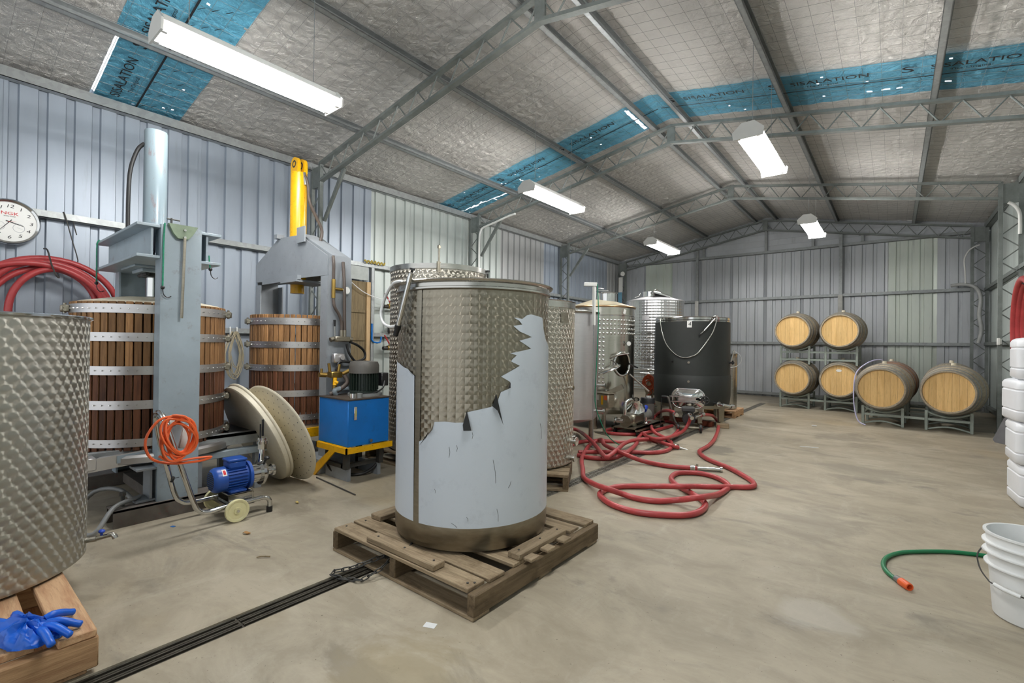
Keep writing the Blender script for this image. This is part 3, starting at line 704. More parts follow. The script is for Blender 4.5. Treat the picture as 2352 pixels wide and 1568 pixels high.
def crump(cx, cy_, lx, ly, h, seed):
    def P(i, j):
        u = 2 * PI * i / 30; v = PI / 2 * j / 9; r = math.cos(v)
        k = 1 + .22 * noise.noise((math.cos(u) * 1.6 + seed, math.sin(u) * 1.6, v * 2)) + .1 * math.sin(u * 7 + v * 5 + seed)
        return (cx + lx * r * math.cos(u) * k, cy_ + ly * r * math.sin(u) * k, max(.002, h * math.sin(v) * (1 + .5 * noise.noise((cx * 20 + math.cos(u) * 3, math.sin(u) * 3, seed))) + .006 * math.sin(u * 9 + v * 6)))
    return MB().grid(P, 30, 9)
part('glove', crump(-.01, 0, .12, .06, .045, 1.0), GL, gl, sharp=60); part('glove', crump(.03, -.03, .08, .055, .055, 4.0), GL, gl, sharp=60)
fg = MB()
for k, (x, y, q) in enumerate(((.08, .03, .6), (.1, .0, .1), (.1, -.03, -.3), (-.1, .03, 2.6), (-.11, -.02, 3.4), (.02, .06, 1.5))):
    fg.tube([(x * .6, y * .6, .03), (x, y, .035), (x + .035 * math.cos(q), y + .035 * math.sin(q), .02), (x + .055 * math.cos(q), y + .055 * math.sin(q), .011)], [.014, .012, .011, .006], 7)
part('glove_fingers', fg, GL, gl, sharp=60)

# ---------------------------------------------------------------- tank behind the torn-film tank
tb = thing('wine_tank', 'tall swirl-finish tank with flat bright rim, standing behind the torn-film tank', 'tank', (-3.43, 3.14, .125))
BR, BH = .455, 1.672
part('shell', MB().lathe([(0, .0), (BR - .02, 0), (BR, .015), (BR, BH - .04)], 80), SW3, tb)
part('rim', MB().lathe([(BR - .004, BH - .045), (BR + .008, BH - .045), (BR + .008, BH), (BR - .006, BH), (BR - .008, BH - .03)], 80), STEEL, tb)
part('floating_lid', MB().lathe([(0, BH - .08), (BR - .02, BH - .12), (BR - .012, BH - .14)], 40), STEELD, tb)
a = math.radians(-43)
gn = part('lid_hoist', MB().box(-.006, .006, -.02, .02, BH - .08, BH + .01).cyl((0, 0, BH - .1), (0, 0, BH + .13), .007).cyl((0, 0, BH + .11), (0, 0, BH + .16), .0035).box(-.01, .01, -.012, .012, BH + .125, BH + .15), STEELD, tb)
gn.location = ((BR + .012) * math.cos(a), (BR + .012) * math.sin(a), 0)
a = math.radians(34)
part('rim_knob', MB().at((BR + .02) * math.cos(a), (BR + .02) * math.sin(a), 0).cyl((0, 0, BH - .1), (0, 0, BH - .03), .008).cyl((0, 0, BH - .03), (0, 0, BH - .01), .005).cyl((0, 0, BH - .01), (0, 0, BH + .004), .022, .018), BLACK, tb)
pallet('weathered pallet under the tall swirl tank behind the torn-film tank', (-3.42, 3.14, 0), .96, .96, [(-.48 + k * .14, -.39 + k * .14, -.48, .48) for k in range(7)])

# ---------------------------------------------------------------- swirl tank beside the hoses
t2 = thing('wine_tank', 'swirl-finish tank partly hidden by the torn-film tank, on a worn pallet beside the hoses', 'tank', (-2.48, 3.24, .125))
r2, h2 = .44, 1.325
part('shell', MB().lathe([(0, 0), (r2 - .02, 0), (r2, .014), (r2, h2 - .05)], 80), SW3, t2)
part('rim', MB().lathe([(r2 - .004, h2 - .055), (r2 + .006, h2 - .055), (r2 + .006, h2 - .006), (r2 + .012, h2), (r2 - .006, h2), (r2 - .008, h2 - .05)], 80), STEEL, t2)
part('floating_lid', MB().lathe([(0, h2 - .1), (r2 - .012, h2 - .14)], 40), STEELD, t2)
part('label_plate', MB().lathe([(r2 + .002, 1.15), (r2 + .004, 1.15), (r2 + .004, 1.23), (r2 + .002, 1.23)], 4, math.radians(-10), math.radians(2)), STEELD, t2)
def outlet(par, rad, a, z, l=.05, r=.016, flange=.026):
    t = math.radians(a); c, s_ = math.cos(t), math.sin(t)
    return part('outlet', MB().cyl((rad * c * .98, rad * s_ * .98, z), ((rad + l) * c, (rad + l) * s_, z), r).cyl(((rad + l) * c, (rad + l) * s_, z), ((rad + l + .012) * c, (rad + l + .012) * s_, z), flange), CHROME, par)
outlet(t2, r2, 5, .63, .035, .011, .02); o_ = outlet(t2, r2, 8, .2, .06, .022, .034)
part('valve_handle', MB().box(r2 + .03, r2 + .05, .02, .09, .235, .245, .003), CHROME, o_)
outlet(t2, r2, 10, .06, .04, .02, .03)
pallet('short worn pallet under the swirl tank beside the red hoses', (-2.403, 3.106, 0), .85, .60, [(-.30 + k * .127, -.205 + k * .127, -.425, .425) for k in range(5)], (PALW, PALY), rz=.5)

# ---------------------------------------------------------------- plain white-satin tank
SATIN = metal('satin_stainless', (206, 204, 206), .46, (1, 1, 16), .05)
t3 = thing('wine_tank', 'plain satin steel tank with rolled rim and a white lid mast', 'tank', (-3.0, 4.68, 0))
r3, h3 = .40, 1.487
part('shell', MB().lathe([(0, .2), (.2, .21), (r3 - .02, .262), (r3, .285), (r3, h3 - .03)], 72), SATIN, t3)
part('rim', MB().tube([((r3 + .006) * math.cos(2 * PI * i / 48), (r3 + .006) * math.sin(2 * PI * i / 48), h3 - .02) for i in range(48)], .02, 10, closed=True, sub=1), STEEL, t3)
part('floating_lid', MB().lathe([(0, h3 - .06), (r3 - .012, h3 - .1)], 40), STEELD, t3)
for q in (20, 110, 200, 290):
    t = math.radians(q); part('leg', MB().cyl((.34 * math.cos(t), .34 * math.sin(t), 0), (.34 * math.cos(t), .34 * math.sin(t), .28), .024), STEELD, t3)
t = math.radians(-8)
ms = part('lid_mast', MB().box(-.014, .014, -.014, .014, h3 - .17, h3 + .27).at(0, 0, 0, -.9).box(-.022, .022, -.11, .03, h3 + .255, h3 + .295, .004), LAMPW, t3, 'white square mast with a top arm')
ms.location = ((r3 + .045) * math.cos(t), (r3 + .045) * math.sin(t), 0)
outlet(t3, r3, 16, .645, .09, .017, .028); outlet(t3, r3, 12, .36, .09, .018, .03)
solo('lid_rope', MB().tube([(-2.47, 4.53, 1.75), (-2.46, 4.54, 1.4), (-2.475, 4.54, .9), (-2.50, 4.56, .5), (-2.46, 4.6, .3), (-2.42, 4.7, .12), (-2.36, 4.84, .01), (-2.33, 4.9, .006)], .0055, 6), GREENROPE, 'green rope hanging from the white mast of the satin tank', 'rope')
solo('thin_rod', MB().cyl((-2.515, 4.55, .012), (-2.53, 4.56, 1.32), .0045, n=6).cyl((-2.515, 4.55, .0), (-2.515, 4.55, .014), .02), GALV, 'thin upright rod standing beside the satin tank', 'rod')

# ---------------------------------------------------------------- dimple-jacket tank with open manhole
t4 = thing('wine_tank', 'polished tank with dimpled jacket and open oval manhole, cone top with neck', 'tank', (-3.2, 5.97, 0))
r4, z4, h4 = .462, .2, 1.60
MA = math.radians(-24)
P4 = metal('polished_tank_steel', (196, 192, 182), .2, (1, 1, 10), .06)
NS, NZ = 96, 70
def inman(t, z): return ((t - MA) * r4 / .122) ** 2 + ((z - .857) / .15) ** 2 < 1
part('shell', MB().grid(lambda i, j: (r4 * math.cos(2 * PI * i / NS - PI), r4 * math.sin(2 * PI * i / NS - PI), z4 + (h4 - z4) * j / NZ), NS, NZ, lambda i, j: inman(2 * PI * (i + .5) / NS - PI, z4 + (h4 - z4) * (j + .5) / NZ)), P4, t4, sharp=60)
part('bottom', MB().lathe([(0, z4 - .05), (r4, z4)], 60), P4, t4)
def on4(da, z, d): t = MA + da; return ((r4 + d) * math.cos(t), (r4 + d) * math.sin(t), z)
ring = [on4(.125 / r4 * math.cos(2 * PI * i / 40), .857 + .153 * math.sin(2 * PI * i / 40), .012) for i in range(40)]
part('manhole_frame', MB().tube(ring, .016, 8, closed=True, sub=1), CHROME, t4)
part('jacket_panel', MB().lathe([(r4 + .001, .6), (r4 + .002, .6), (r4 + .002, 1.19), (r4 + .001, 1.19)], 14, MA - .42, MA - .30), P4, t4)
part('weld_bead', MB().lathe([(r4, 1.488), (r4 + .005, 1.493), (r4 + .005, 1.497), (r4, 1.502)], 72), CHROME, t4)
dm = MB()
for k in range(15):
    z = 1.43 - k * .058
    if z < .55: break
    for q in range(-9, 14):
        a = math.radians(-63 + q * 6.2)
        if z < 1.2 and -.5 < a - MA < 1.2: continue
        c, s_ = math.cos(a), math.sin(a)
        dm.at(M=Matrix.Translation(((r4 - .001) * c, (r4 - .001) * s_, z)) @ Matrix.Rotation(a, 4, 'Z') @ Matrix.Rotation(PI / 2, 4, 'Y')).lathe([(.0175, 0), (.013, .006), (.006, .0085), (.0001, .009)], 8)
part('jacket_dimples', dm, CHROME, t4, kind='stuff')
COPPER = metal('bronzed_steel_edge', (190, 160, 124), .3)
part('top_ring', MB().tube([((r4 + .004) * math.cos(2 * PI * i / 60), (r4 + .004) * math.sin(2 * PI * i / 60), h4 + .012) for i in range(60)], .014, 8, closed=True, sub=1), COPPER, t4)
part('cone_top', MB().lathe([(r4, h4 + .01), (r4 - .03, h4 + .03), (.15, h4 + .125), (.0, h4 + .135)], 60), paint('tan_satin_cone', (186, 176, 152), .4, .3), t4)
nk = part('neck', MB().lathe([(.135, -.08), (.135, .085), (.142, .09), (.13, .092)], 40), CHROME, t4); nk.location = (.1, -.02, h4 + .12)
ld = part('neck_lid', MB().at(0, 0, .1, .6, .1).lathe([(0, .03), (.1, .018), (.15, .004), (.15, -.004), (0, -.004)], 40), CHROME, nk)
part('lid_clamp', MB().at(0, 0, .1, .9, .15).box(-.19, .02, -.012, .012, .03, .042).cyl((-.19, 0, .036), (-.215, 0, .06), .009).tube([(-.17, 0, .04), (-.12, 0, .065), (-.05, 0, .06)], .006, 6), CHROME, nk)
gg = MB().at(M=Matrix.Translation(on4(.19, 1.125, .01)) @ Matrix.Rotation(-.85, 4, 'Z') @ Matrix.Rotation(PI / 2, 4, 'Y'))
gg.cyl((0, 0, -.005), (0, 0, .03), .01).cyl((0, 0, .03), (0, 0, .05), .032, n=24)
g_ = part('dial_thermometer', gg, CHROME, t4)
part('dial_face', MB().at(M=Matrix.Translation(on4(.19, 1.125, .01)) @ Matrix.Rotation(-.85, 4, 'Z') @ Matrix.Rotation(PI / 2, 4, 'Y')).cyl((0, 0, .05), (0, 0, .0515), .026, n=24), LAMPW, g_)
part('lid_tag', MB().box(-.02, .02, 0, .002, -.03, .03), LAMPW, t4).matrix_local = Matrix.Translation(on4(.07, 1.545, .004)) @ Matrix.Rotation(MA + .07 + PI / 2, 4, 'Z') @ Matrix.Rotation(.3, 4, 'Y')
# manhole door swung open towards the satin tank
hd = part('manhole_door', MB().at(M=Matrix.Translation(on4(-.47, .80, .17)) @ Matrix.Rotation(.45, 4, 'Z') @ Matrix.Rotation(-.42, 4, 'Y') @ Matrix.Rotation(.16, 4, 'X') @ Matrix.Diagonal((1.25, 1, 1, 1))).lathe([(0, .018), (.08, .016), (.112, .006), (.12, 0), (.12, -.01), (0, -.01)], 40), CHROME, t4, 'polished oval door swung open')
part('door_arm', MB().rod([on4(-.38, .93, .0), on4(-.30, .97, .12), on4(-.02, 1.0, .14)], .011, 8).rod([on4(-.34, .9, .02), on4(-.30, .86, .16)], .008, 6), CHROME, t4)
part('handwheel_bar', MB().cyl(on4(.1, .73, .08), on4(.55, .50, .22), .014), CHROME, t4)
part('door_handle_bar', MB().cyl(on4(.2, .86, .03), on4(.66, .80, .05), .012), CHROME, t4)
for q in (-70, 20, 110, 200):
    t = math.radians(q); part('leg', MB().cyl(((r4 - .03) * math.cos(t), (r4 - .03) * math.sin(t), 0), ((r4 - .03) * math.cos(t), (r4 - .03) * math.sin(t), z4 + .02), .03), STEELD, t4)
outlet(t4, r4, -50, .5, .08, .02, .03)
part('chute', MB().at(M=Matrix.Translation((.33, -.55, .43)) @ Matrix.Rotation(.35, 4, 'Z') @ Matrix.Rotation(-.5, 4, 'Y')).box(-.2, .3, -.05, .05, -.01, .0).box(-.2, .3, -.05, -.04, 0, .05).box(-.2, .3, .04, .05, 0, .05), STEELD, t4)

# ---------------------------------------------------------------- tall embossed tank near the end wall
def emboss(name):
    m = NT(name); sp = m.new('ShaderNodeSeparateXYZ'); m.link(m.tc.outputs['Object'], sp.inputs[0])
    th = m.math('MULTIPLY', m.math('ARCTAN2', sp.outputs[1], sp.outputs[0]), 60 / (2 * PI)); zz = m.math('DIVIDE', sp.outputs[2], .05)
    a = m.math('SINE', m.math('MULTIPLY', m.math('ADD', th, zz), PI)); b = m.math('SINE', m.math('MULTIPLY', m.math('SUBTRACT', th, zz), PI))
    h = m.math('MULTIPLY', a, b)
    return m.out(lin((206, 206, 206)), .26, 1.0, m.bump(h, .4, .005))
t5 = thing('wine_tank', 'tall bright tank with diamond-embossed wall, nearest the end wall', 'tank', (-3.38, 8.34, 0))
r5, h5 = .506, 1.9
part('shell', MB().lathe([(0, .3), (r5, .36), (r5, h5)], 80), emboss('diamond_embossed_steel'), t5)
part('cone_top', MB().lathe([(r5 + .004, h5 - .012), (r5 + .004, h5), (.2, h5 + .085), (0, h5 + .1)], 60), SATIN, t5)
nk = part('neck', MB().lathe([(.15, -.06), (.15, .085), (.156, .09), (.0, .09)], 40), CHROME, t5); nk.location = (-.06, -.05, h5 + .085)
part('neck_clamp', MB().cyl((-.17, -.1, .02), (-.25, -.12, -.01), .008).cyl((-.17, -.1, .02), (-.15, -.09, .07), .012), CHROME, nk)
part('side_hatch', MB().at(.16, -.16, h5 + .085, .7, 0, .25).box(-.16, .16, -.09, .09, 0, .04, .012).rod([(-.14, -.06, .05), (-.1, 0, .09), (.16, .05, .03)], .008, 6), CHROME, t5)
for z in (1.31, .86, .74): part('weld_band', MB().lathe([(r5, z - .012), (r5 + .007, z - .006), (r5 + .007, z + .006), (r5, z + .012)], 72), CHROME, t5)
for z in (.69, .63, .5): part('pipe_ring', MB().tube([((r5 + .012) * math.cos(2 * PI * i / 60), (r5 + .012) * math.sin(2 * PI * i / 60), z) for i in range(60)], .022, 8, closed=True, sub=1), CHROME, t5)
part('label_plate', MB().lathe([(r5 + .002, 1.54), (r5 + .006, 1.54), (r5 + .006, 1.62), (r5 + .002, 1.62)], 5, math.radians(-92), math.radians(-78)), SATIN, t5)
dm = MB()
for k in range(9):
    for q in range(12):
        a = math.radians(-130 + q * 8 + (4 if k % 2 else 0)); z = 1.24 - k * .045
        dm.at(M=Matrix.Translation(((r5 - .001) * math.cos(a), (r5 - .001) * math.sin(a), z)) @ Matrix.Rotation(a, 4, 'Z') @ Matrix.Rotation(PI / 2, 4, 'Y')).lathe([(.017, 0), (.012, .006), (.0001, .01)], 8)
part('jacket_dimples', dm, CHROME, t5, kind='stuff')
for q in (-60, 30, 120, 210):
    t = math.radians(q); part('leg', MB().cyl((.44 * math.cos(t), .44 * math.sin(t), 0), (.44 * math.cos(t), .44 * math.sin(t), .37), .03), STEELD, t5)

# ---------------------------------------------------------------- black jacketed tank numbered 4
JACK = paint('black_insulation_wrap', (31, 35, 33), .55, 0, .15, 3, dirt=(50, 52, 48), dirt_amt=.25, bump=.1)
t6 = thing('wine_tank', 'tank wrapped in black insulation marked 4, on a steel stand with a chrome hatch', 'tank', (-2.29, 7.04, 0))
r6 = .512
part('jacket', MB().lathe([(r6 - .03, .3), (r6 - .004, .3), (r6 + .012, .42), (r6 + .012, .69), (r6 + .006, .70), (r6 + .006, .705), (r6 + .004, .72), (r6, 1.44), (r6 - .02, 1.445)], 80), JACK, t6)
part('shell_top', MB().lathe([(r6 - .012, 1.43), (r6 - .01, 1.455), (r6 - .002, 1.462), (r6 - .01, 1.468), (r6 - .008, 1.495), (r6 + .004, 1.5), (r6 - .012, 1.505), (r6 - .016, 1.48)], 80), CHROME, t6)
part('floating_lid', MB().lathe([(0, 1.45), (r6 - .02, 1.42)], 40), STEELD, t6)
part('bottom', MB().lathe([(0, .27), (r6 - .03, .305)], 48), STEELD, t6)
def on6(a, z, d=0.0): t = math.radians(a); return ((r6 + d) * math.cos(t), (r6 + d) * math.sin(t), z)
def at6(a, z, d=0.0): t = math.radians(a); return frame(on6(a, z, d), (-math.sin(t), math.cos(t), 0), (0, 0, 1))
pl = part('number_plate', MB().box(-.031, .031, -.045, .045, 0, .003), LAMPW, t6, 'white plate with a black 4'); pl.matrix_local = at6(-75.5, 1.4, .003)
o = link('lettering', TXT['four'], pl); o.location = (0, 0, .0036)
o.scale = (1.2, 1.25, 1)
part('lid_tube', MB().tube([on6(-125, 1.50, .0), on6(-124, 1.45, .02), on6(-121, 1.311, .014), on6(-114, 1.17, .016), on6(-105, 1.066, .016), on6(-93, .975, .016), on6(-82, .945, .018), on6(-72, .965, .018), on6(-62, 1.025, .018), on6(-45, 1.25, .02), on6(-38, 1.40, .02), on6(-37, 1.47, .016), on6(-39, 1.51, .01)], .0085, 8), STEEL, t6, 'grey vacuum tube looped down the black wrap')
pp = part('lid_pump', MB().cyl(on6(-40, 1.475, .03), on6(-56, 1.31, .035), .013).cyl(on6(-56, 1.31, .035), on6(-61, 1.265, .036), .006), CHROME, t6)
part('pump_knob', MB().cyl(on6(-60.5, 1.268, .036), on6(-61.5, 1.255, .036), .014), BLACK, pp)
part('pump_clip', MB().cyl(on6(-38, 1.5, .0), on6(-38, 1.5, .05), .018), CHROME, pp)
for a, z in ((-76, .88), (-76, .621), (-101, .886)): part('sample_port', MB().cyl(on6(a, z, -.01), on6(a, z, .012), .016).cyl(on6(a, z, .012), on6(a, z, .03), .012), STEELD if a == -76 else BLACK, t6)
part('sample_valve', MB().cyl(on6(-1, .88, -.01), on6(-1, .88, .07), .014).cyl(on6(-1, .855, .05), on6(-1, .91, .05), .012), BLACK, t6)
ht = MB(); N = 40
def rr(i, n, hw, hh, rad):
    t = 2 * PI * i / n; c, s_ = math.cos(t), math.sin(t)
    return (math.copysign(hw - rad, c) + rad * c, math.copysign(hh - rad, s_) + rad * s_)
prof = [(1.0, 0), (1.0, .02), (.95, .03), (.86, .032), (.8, .042), (.0, .05)]
ht.grid(lambda i, j: (rr(i, N, .2 * max(prof[j][0], .02), .125 * max(prof[j][0], .02), .1 * max(prof[j][0], .02)) + (prof[j][1],)), N, len(prof) - 1)
hp = part('hatch', ht, CHROME, t6, 'rounded chrome hatch door', sharp=50); hp.matrix_local = at6(-76, .393, .012)
part('hatch_frame', MB().tube([rr(i, N, .205, .13, .105) + (.012,) for i in range(N)], .012, 8, closed=True, sub=1), CHROME, hp)
part('hatch_bracket', MB().box(-.24, .12, .02, .034, .05, .062).box(-.24, .12, -.05, -.036, .05, .062).box(-.235, -.225, -.05, .034, .03, .062).box(-.12, .1, -.03, .015, .05, .058).rod([(.12, .027, .056), (.19, .0, .06)], .007).rod([(.12, -.043, .056), (.19, -.01, .06)], .007), STEEL, hp)
hw = MB().tube([(.215 + .048 * math.cos(2 * PI * i / 20), -.005 + .048 * math.sin(2 * PI * i / 20), .085) for i in range(20)], .008, 6, closed=True, sub=1)
for q in range(3): hw.cyl((.215, -.005, .08), (.215 + .046 * math.cos(q * 2.1), -.005 + .046 * math.sin(q * 2.1), .085), .006)
hw.cyl((.215, -.005, .04), (.215, -.005, .09), .014)
part('handwheel', hw, BLACKP, hp)
o_ = outlet(t6, r6, -36, .33, .07, .03, .036)
part('valve_body', MB().cyl(on6(-36, .33, .08), on6(-34, .33, .14), .02).cyl(on6(-34, .33, .14), on6(-26, .31, .17), .018).cyl(on6(-26, .31, .17), on6(-22, .31, .175), .028), CHROME, o_)
st = MB().lathe([(r6 - .07, .255), (r6 - .01, .255), (r6 - .01, .30), (r6 - .07, .30)], 60, closed=True)
part('stand_ring', st, STEELD, t6)
for a in (-139, -105, -58, -16, 60, 120):
    t = math.radians(a); M_ = Matrix.Translation(((r6 - .05) * math.cos(t), (r6 - .05) * math.sin(t), 0)) @ Matrix.Rotation(t + PI / 2, 4, 'Z')
    big = a in (-139, -16)
    b = MB().at(M=M_)
    w = .075 if big else .035
    b.prism([(-w * .75, .07), (w * .75, .07), (w, .28), (-w, .28)], 'y', -.012, .012).box(-w * .8, w * .8, -.03, .03, .06, .07)
    part('leg', b, STEELD, t6)
blk = thing('timber_packer', 'short timber block under the near leg of the black tank', 'timber block', (-1.80, 6.83, 0), .3)
part('block', MB().box(-.08, .08, -.05, .05, 0, .06, .004), PALW, blk)
blk2 = thing('timber_packer', 'timber packer under the far side leg of the black tank', 'timber block', (-2.68, 6.74, 0), .5)
part('block', MB().box(-.09, .09, -.05, .05, 0, .06, .004), PALW, blk2)
RED = wood('dark_red_beam', (120, 62, 44), (88, 46, 36), 0, .1)
solo('floor_beam', MB().box(-.36, .36, -.04, .04, 0, .07, .004), RED, 'dark red timber beam lying under the black tank', 'timber beam', loc=(-2.28, 6.86, 0), rz=-.1)

# ---------------------------------------------------------------- slim ribbed tank beside the black one
t7 = thing('wine_tank', 'slim small ribbed steel tank on a pallet just beyond the black tank', 'tank', (-2.115, 8.1, .115))
r7 = .185
prof = [(0, 0), (r7, .004)]
for k in range(40): prof += [(r7, .01 + k * .0205), (r7 + .003, .02 + k * .0205)]
prof += [(r7, .85), (r7 + .008, .865), (r7 + .008, .88), (r7 - .006, .88), (r7 - .008, .86)]
part('shell', MB().lathe(prof, 40), STEEL, t7, sharp=50)
part('floating_lid', MB().lathe([(0, .84), (r7 - .01, .82)], 30), STEELD, t7)
pp = part('lid_pump', MB().cyl((.16, -.12, .9), (.11, -.175, .64), .011).cyl((.16, -.12, .9), (.165, -.115, .93), .02), CHROME, t7)
part('pump_tube', MB().tube([(.165, -.115, .92), (.24, -.06, .86), (.26, -.05, .76), (.2, -.09, .68), (.11, -.17, .66)], .005, 6), WHITEP, pp)
pallet('small pallet under the slim ribbed tank', (-2.12, 8.12, 0), .46, .56, [(-.28 + k * .117, -.19 + k * .117, -.23, .23) for k in range(5)], (NEWX, NEWY), .115)
# ---------------------------------------------------------------- basket presses
def basket(root, cx, cy, rad, z0, z1, bands, n, mat, matd, clasp):
    """slatted timber basket: staves, riveted steel hoops, hinge clasps facing the given angle"""
    w = 2 * PI * rad / n * .82
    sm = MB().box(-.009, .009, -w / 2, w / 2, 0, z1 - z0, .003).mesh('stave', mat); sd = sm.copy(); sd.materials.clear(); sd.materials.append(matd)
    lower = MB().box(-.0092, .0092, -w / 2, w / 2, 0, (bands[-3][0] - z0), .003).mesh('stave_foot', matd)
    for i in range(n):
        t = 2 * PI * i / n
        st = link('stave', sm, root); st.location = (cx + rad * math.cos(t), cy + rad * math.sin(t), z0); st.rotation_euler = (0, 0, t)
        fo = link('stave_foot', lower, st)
    for za, zb in bands:
        hb = part('hoop', MB().lathe([(rad + .0095, za), (rad + .0135, za), (rad + .0135, zb), (rad + .0095, zb)], 72, cx=cx, cy=cy, closed=True), STEELB, root)
        bl = MB(); zm = (za + zb) / 2
        for i in range(0, n):
            t = 2 * PI * (i + .0) / n; c, s_ = math.cos(t), math.sin(t)
            bl.cyl((cx + (rad + .013) * c, cy + (rad + .013) * s_, zm), (cx + (rad + .022) * c, cy + (rad + .022) * s_, zm), .005, .003, 6)
        part('bolts', bl, CHROME, hb, kind='stuff')
        for a in clasp:
            t = math.radians(a); c, s_ = math.cos(t), math.sin(t)
            b = MB().at(cx + (rad + .03) * c, cy + (rad + .03) * s_, zm, t)
            b.box(-.02, .02, -.045, -.012, -.022, .022, .005).box(-.02, .02, .012, .045, -.022, .022, .005).cyl((.005, -.06, .01), (.005, .06, .01), .009).cyl((.005, -.06, -.01), (.005, .06, -.01), .009).cyl((.0, 0, -.03), (.0, 0, .035), .008)
            part('clasp', b, STEELD, hb)
STEELB = metal('satin_hoop_steel', (206, 204, 204), .4, None, .04)
# press 1: pale blue H frame
p1 = thing('basket_press', 'large basket wine press with pale blue steel frame and tall pale blue cylinder', 'wine press', (0, 0, 0))
BX, BY = -4.10, 1.04
basket(p1, BX, BY, .43, .40, 1.335, [(1.262, 1.318), (1.085, 1.14), (.875, .93), (.66, .715), (.425, .475)], 60, STAVE, STAVED, (-93, 66))
part('pressing_lid', MB().lathe([(0, 1.40), (.2, 1.385), (.40, 1.345), (.41, 1.33), (.40, 1.325), (0, 1.325)], 60, cx=BX, cy=BY), CREAM, p1)
def post(x, face):
    b = MB(); y0, y1 = .93, 1.15
    xs = (x, x - .012 * face)
    b.box(x - .014 * face, x, y0, y1, .10, 1.815).box(x - .11 * face, x - .0141 * face, y0 + .0004, y0 + .012, .1001, 1.8146).box(x - .11 * face, x - .0141 * face, y1 - .012, y1 - .0004, .1001, 1.8146)
    return part('post', b, PRESSBLUE, p1)
post(-3.53, 1); post(-4.62, -1)
bm = MB()
for z0, z1 in ((1.60, 1.618), (1.79, 1.808)):
    bm.box(-4.60, -3.645, .81, 1.27, z0, z1, .003).box(-3.6449, -3.54, .81, .9299, z0, z1, .002).box(-3.6449, -3.54, 1.1501, 1.27, z0, z1, .002)
for yy in (.885, 1.185): bm.box(-4.598, -3.56, yy, yy + .012, 1.6182, 1.7898)
part('cross_beam', bm, PRESSBLUE, p1)
part('ram_plate', MB().box(BX - .17, BX + .17, BY - .15, BY + .15, 1.585, 1.6, .003).box(BX - .11, BX + .13, BY - .1, BY + .1, 1.56, 1.585, .004), PRESSBLUE, p1)
part('ram_collar', MB().cyl((BX, BY, 1.535), (BX, BY, 1.56), .075, n=24).cyl((BX - .1, BY - .06, 1.55), (BX + .1, BY - .06, 1.55), .012), DARKSTEEL, p1)
part('ram', MB().cyl((BX, BY, 1.40), (BX, BY, 1.56), .045, n=24), CHROME, p1)
CYLP = paint('pale_blue_cylinder', (128, 143, 151), .24, .05, .06, 4, (1, 1, .3), dirt=(120, 86, 84), dirt_amt=.6)
cl = part('cylinder', MB().lathe([(.0, 1.808), (.069, 1.808), (.069, 2.56), (.066, 2.572), (.06, 2.574), (.058, 2.565), (0, 2.565)], 40, cx=BX, cy=BY), CYLP, p1)
part('hydraulic_hose', MB().tube([(BX + .0, BY - .065, 2.47), (BX - .02, BY - .10, 2.42), (BX - .03, BY - .135, 2.28), (BX - .03, BY - .145, 2.1), (BX - .03, BY - .145, 1.81)], .0125, 8), BLACK, p1)
gs = part('gusset', MB().prism([(.96, 1.822), (1.12, 1.822), (1.09, 1.765), (1.065, 1.735), (1.01, 1.735), (.985, 1.765)], 'x', -3.529, -3.50), paint('olive_bracket_paint', (132, 150, 124), .45, 0, .15, 8, dirt=(96, 108, 92)), p1, 'worn olive green bracket')
part('bolt', MB().cyl((-3.5, 1.045, 1.79), (-3.49, 1.045, 1.79), .008, n=6).cyl((-3.5, 1.045, 1.745), (-3.49, 1.045, 1.745), .008, n=6), CHROME, gs)
part('pin_rod', MB().cyl((-3.495, 1.045, 1.74), (-3.50, 1.035, 1.235), .0085, n=10), STEELD, gs, 'loose steel rod')
part('tee_key', MB().cyl((-3.56, .99, 1.82), (-3.56, .99, 1.865), .006).cyl((-3.56, .965, 1.858), (-3.56, 1.035, 1.858), .0045), DARKSTEEL, p1)
for pts, l in ((((-3.52, .945, 1.82), (-3.52, .94, 1.7), (-3.515, .938, 1.52), (-3.515, .937, 1.42)), 'bungee_cord'), (((-4.5, .815, 1.815), (-4.5, .80, 1.78), (-4.5, .80, 1.62), (-4.5, .80, 1.5)), 'bungee_cord'), (((-3.55, 1.20, 1.66), (-3.55, 1.205, 1.6), (-3.55, 1.21, 1.57)), 'bungee_cord')):
    bc = part(l, MB().tube(pts, .005, 6), GREENROPE, p1, 'green bungee cord'); e = pts[-1]
    part('cord_hook', MB().ball((e[0], e[1], e[2]), .012, n=6).tube([(e[0], e[1], e[2]), (e[0], e[1] + .005, e[2] - .04), (e[0], e[1] + .025, e[2] - .06), (e[0], e[1] + .045, e[2] - .05)], .003, 5), BLACKP, bc)
# tray, trolley rails and base
part('tray', MB().lathe([(0, .39), (.5, .385), (.515, .37), (.515, .335), (.505, .33), (.505, .365), (0, .372)], 64, cx=BX, cy=BY), STEELB, p1)
part('tray_lip', MB().box(-3.76, -3.63, .60, .66, .33, .40, .003).prism([(.60, .31), (.98, .335), (.98, .41), (.60, .385)], 'x', -3.68, -3.665), STEELB, p1)
part('name_plate', MB().prism([(.76, .345), (.93, .355), (.93, .40), (.76, .39)], 'x', -3.664, -3.658), PRESSBLUE, p1)
for xx in (-3.77, -4.43): part('trolley_rail', MB().box(xx - .02, xx + .03, .62, 1.66, .35, .41, .003), GALV, p1)
part('trolley_beam', MB().box(-3.79, -3.72, 1.17, 1.645, .405, .425).box(-3.73, -3.72, 1.17, 1.645, .345, .425).box(-3.80, -3.72, 1.605, 1.655, .28, .425), GALV, p1)
for a_, b_, c_ in ((-3.76, -3.69, 1.14), (-4.45, -4.38, .6)): part('lower_rail', MB().box(a_, b_, c_, 1.66, .27, .315, .003), PRESSBLUE, p1)
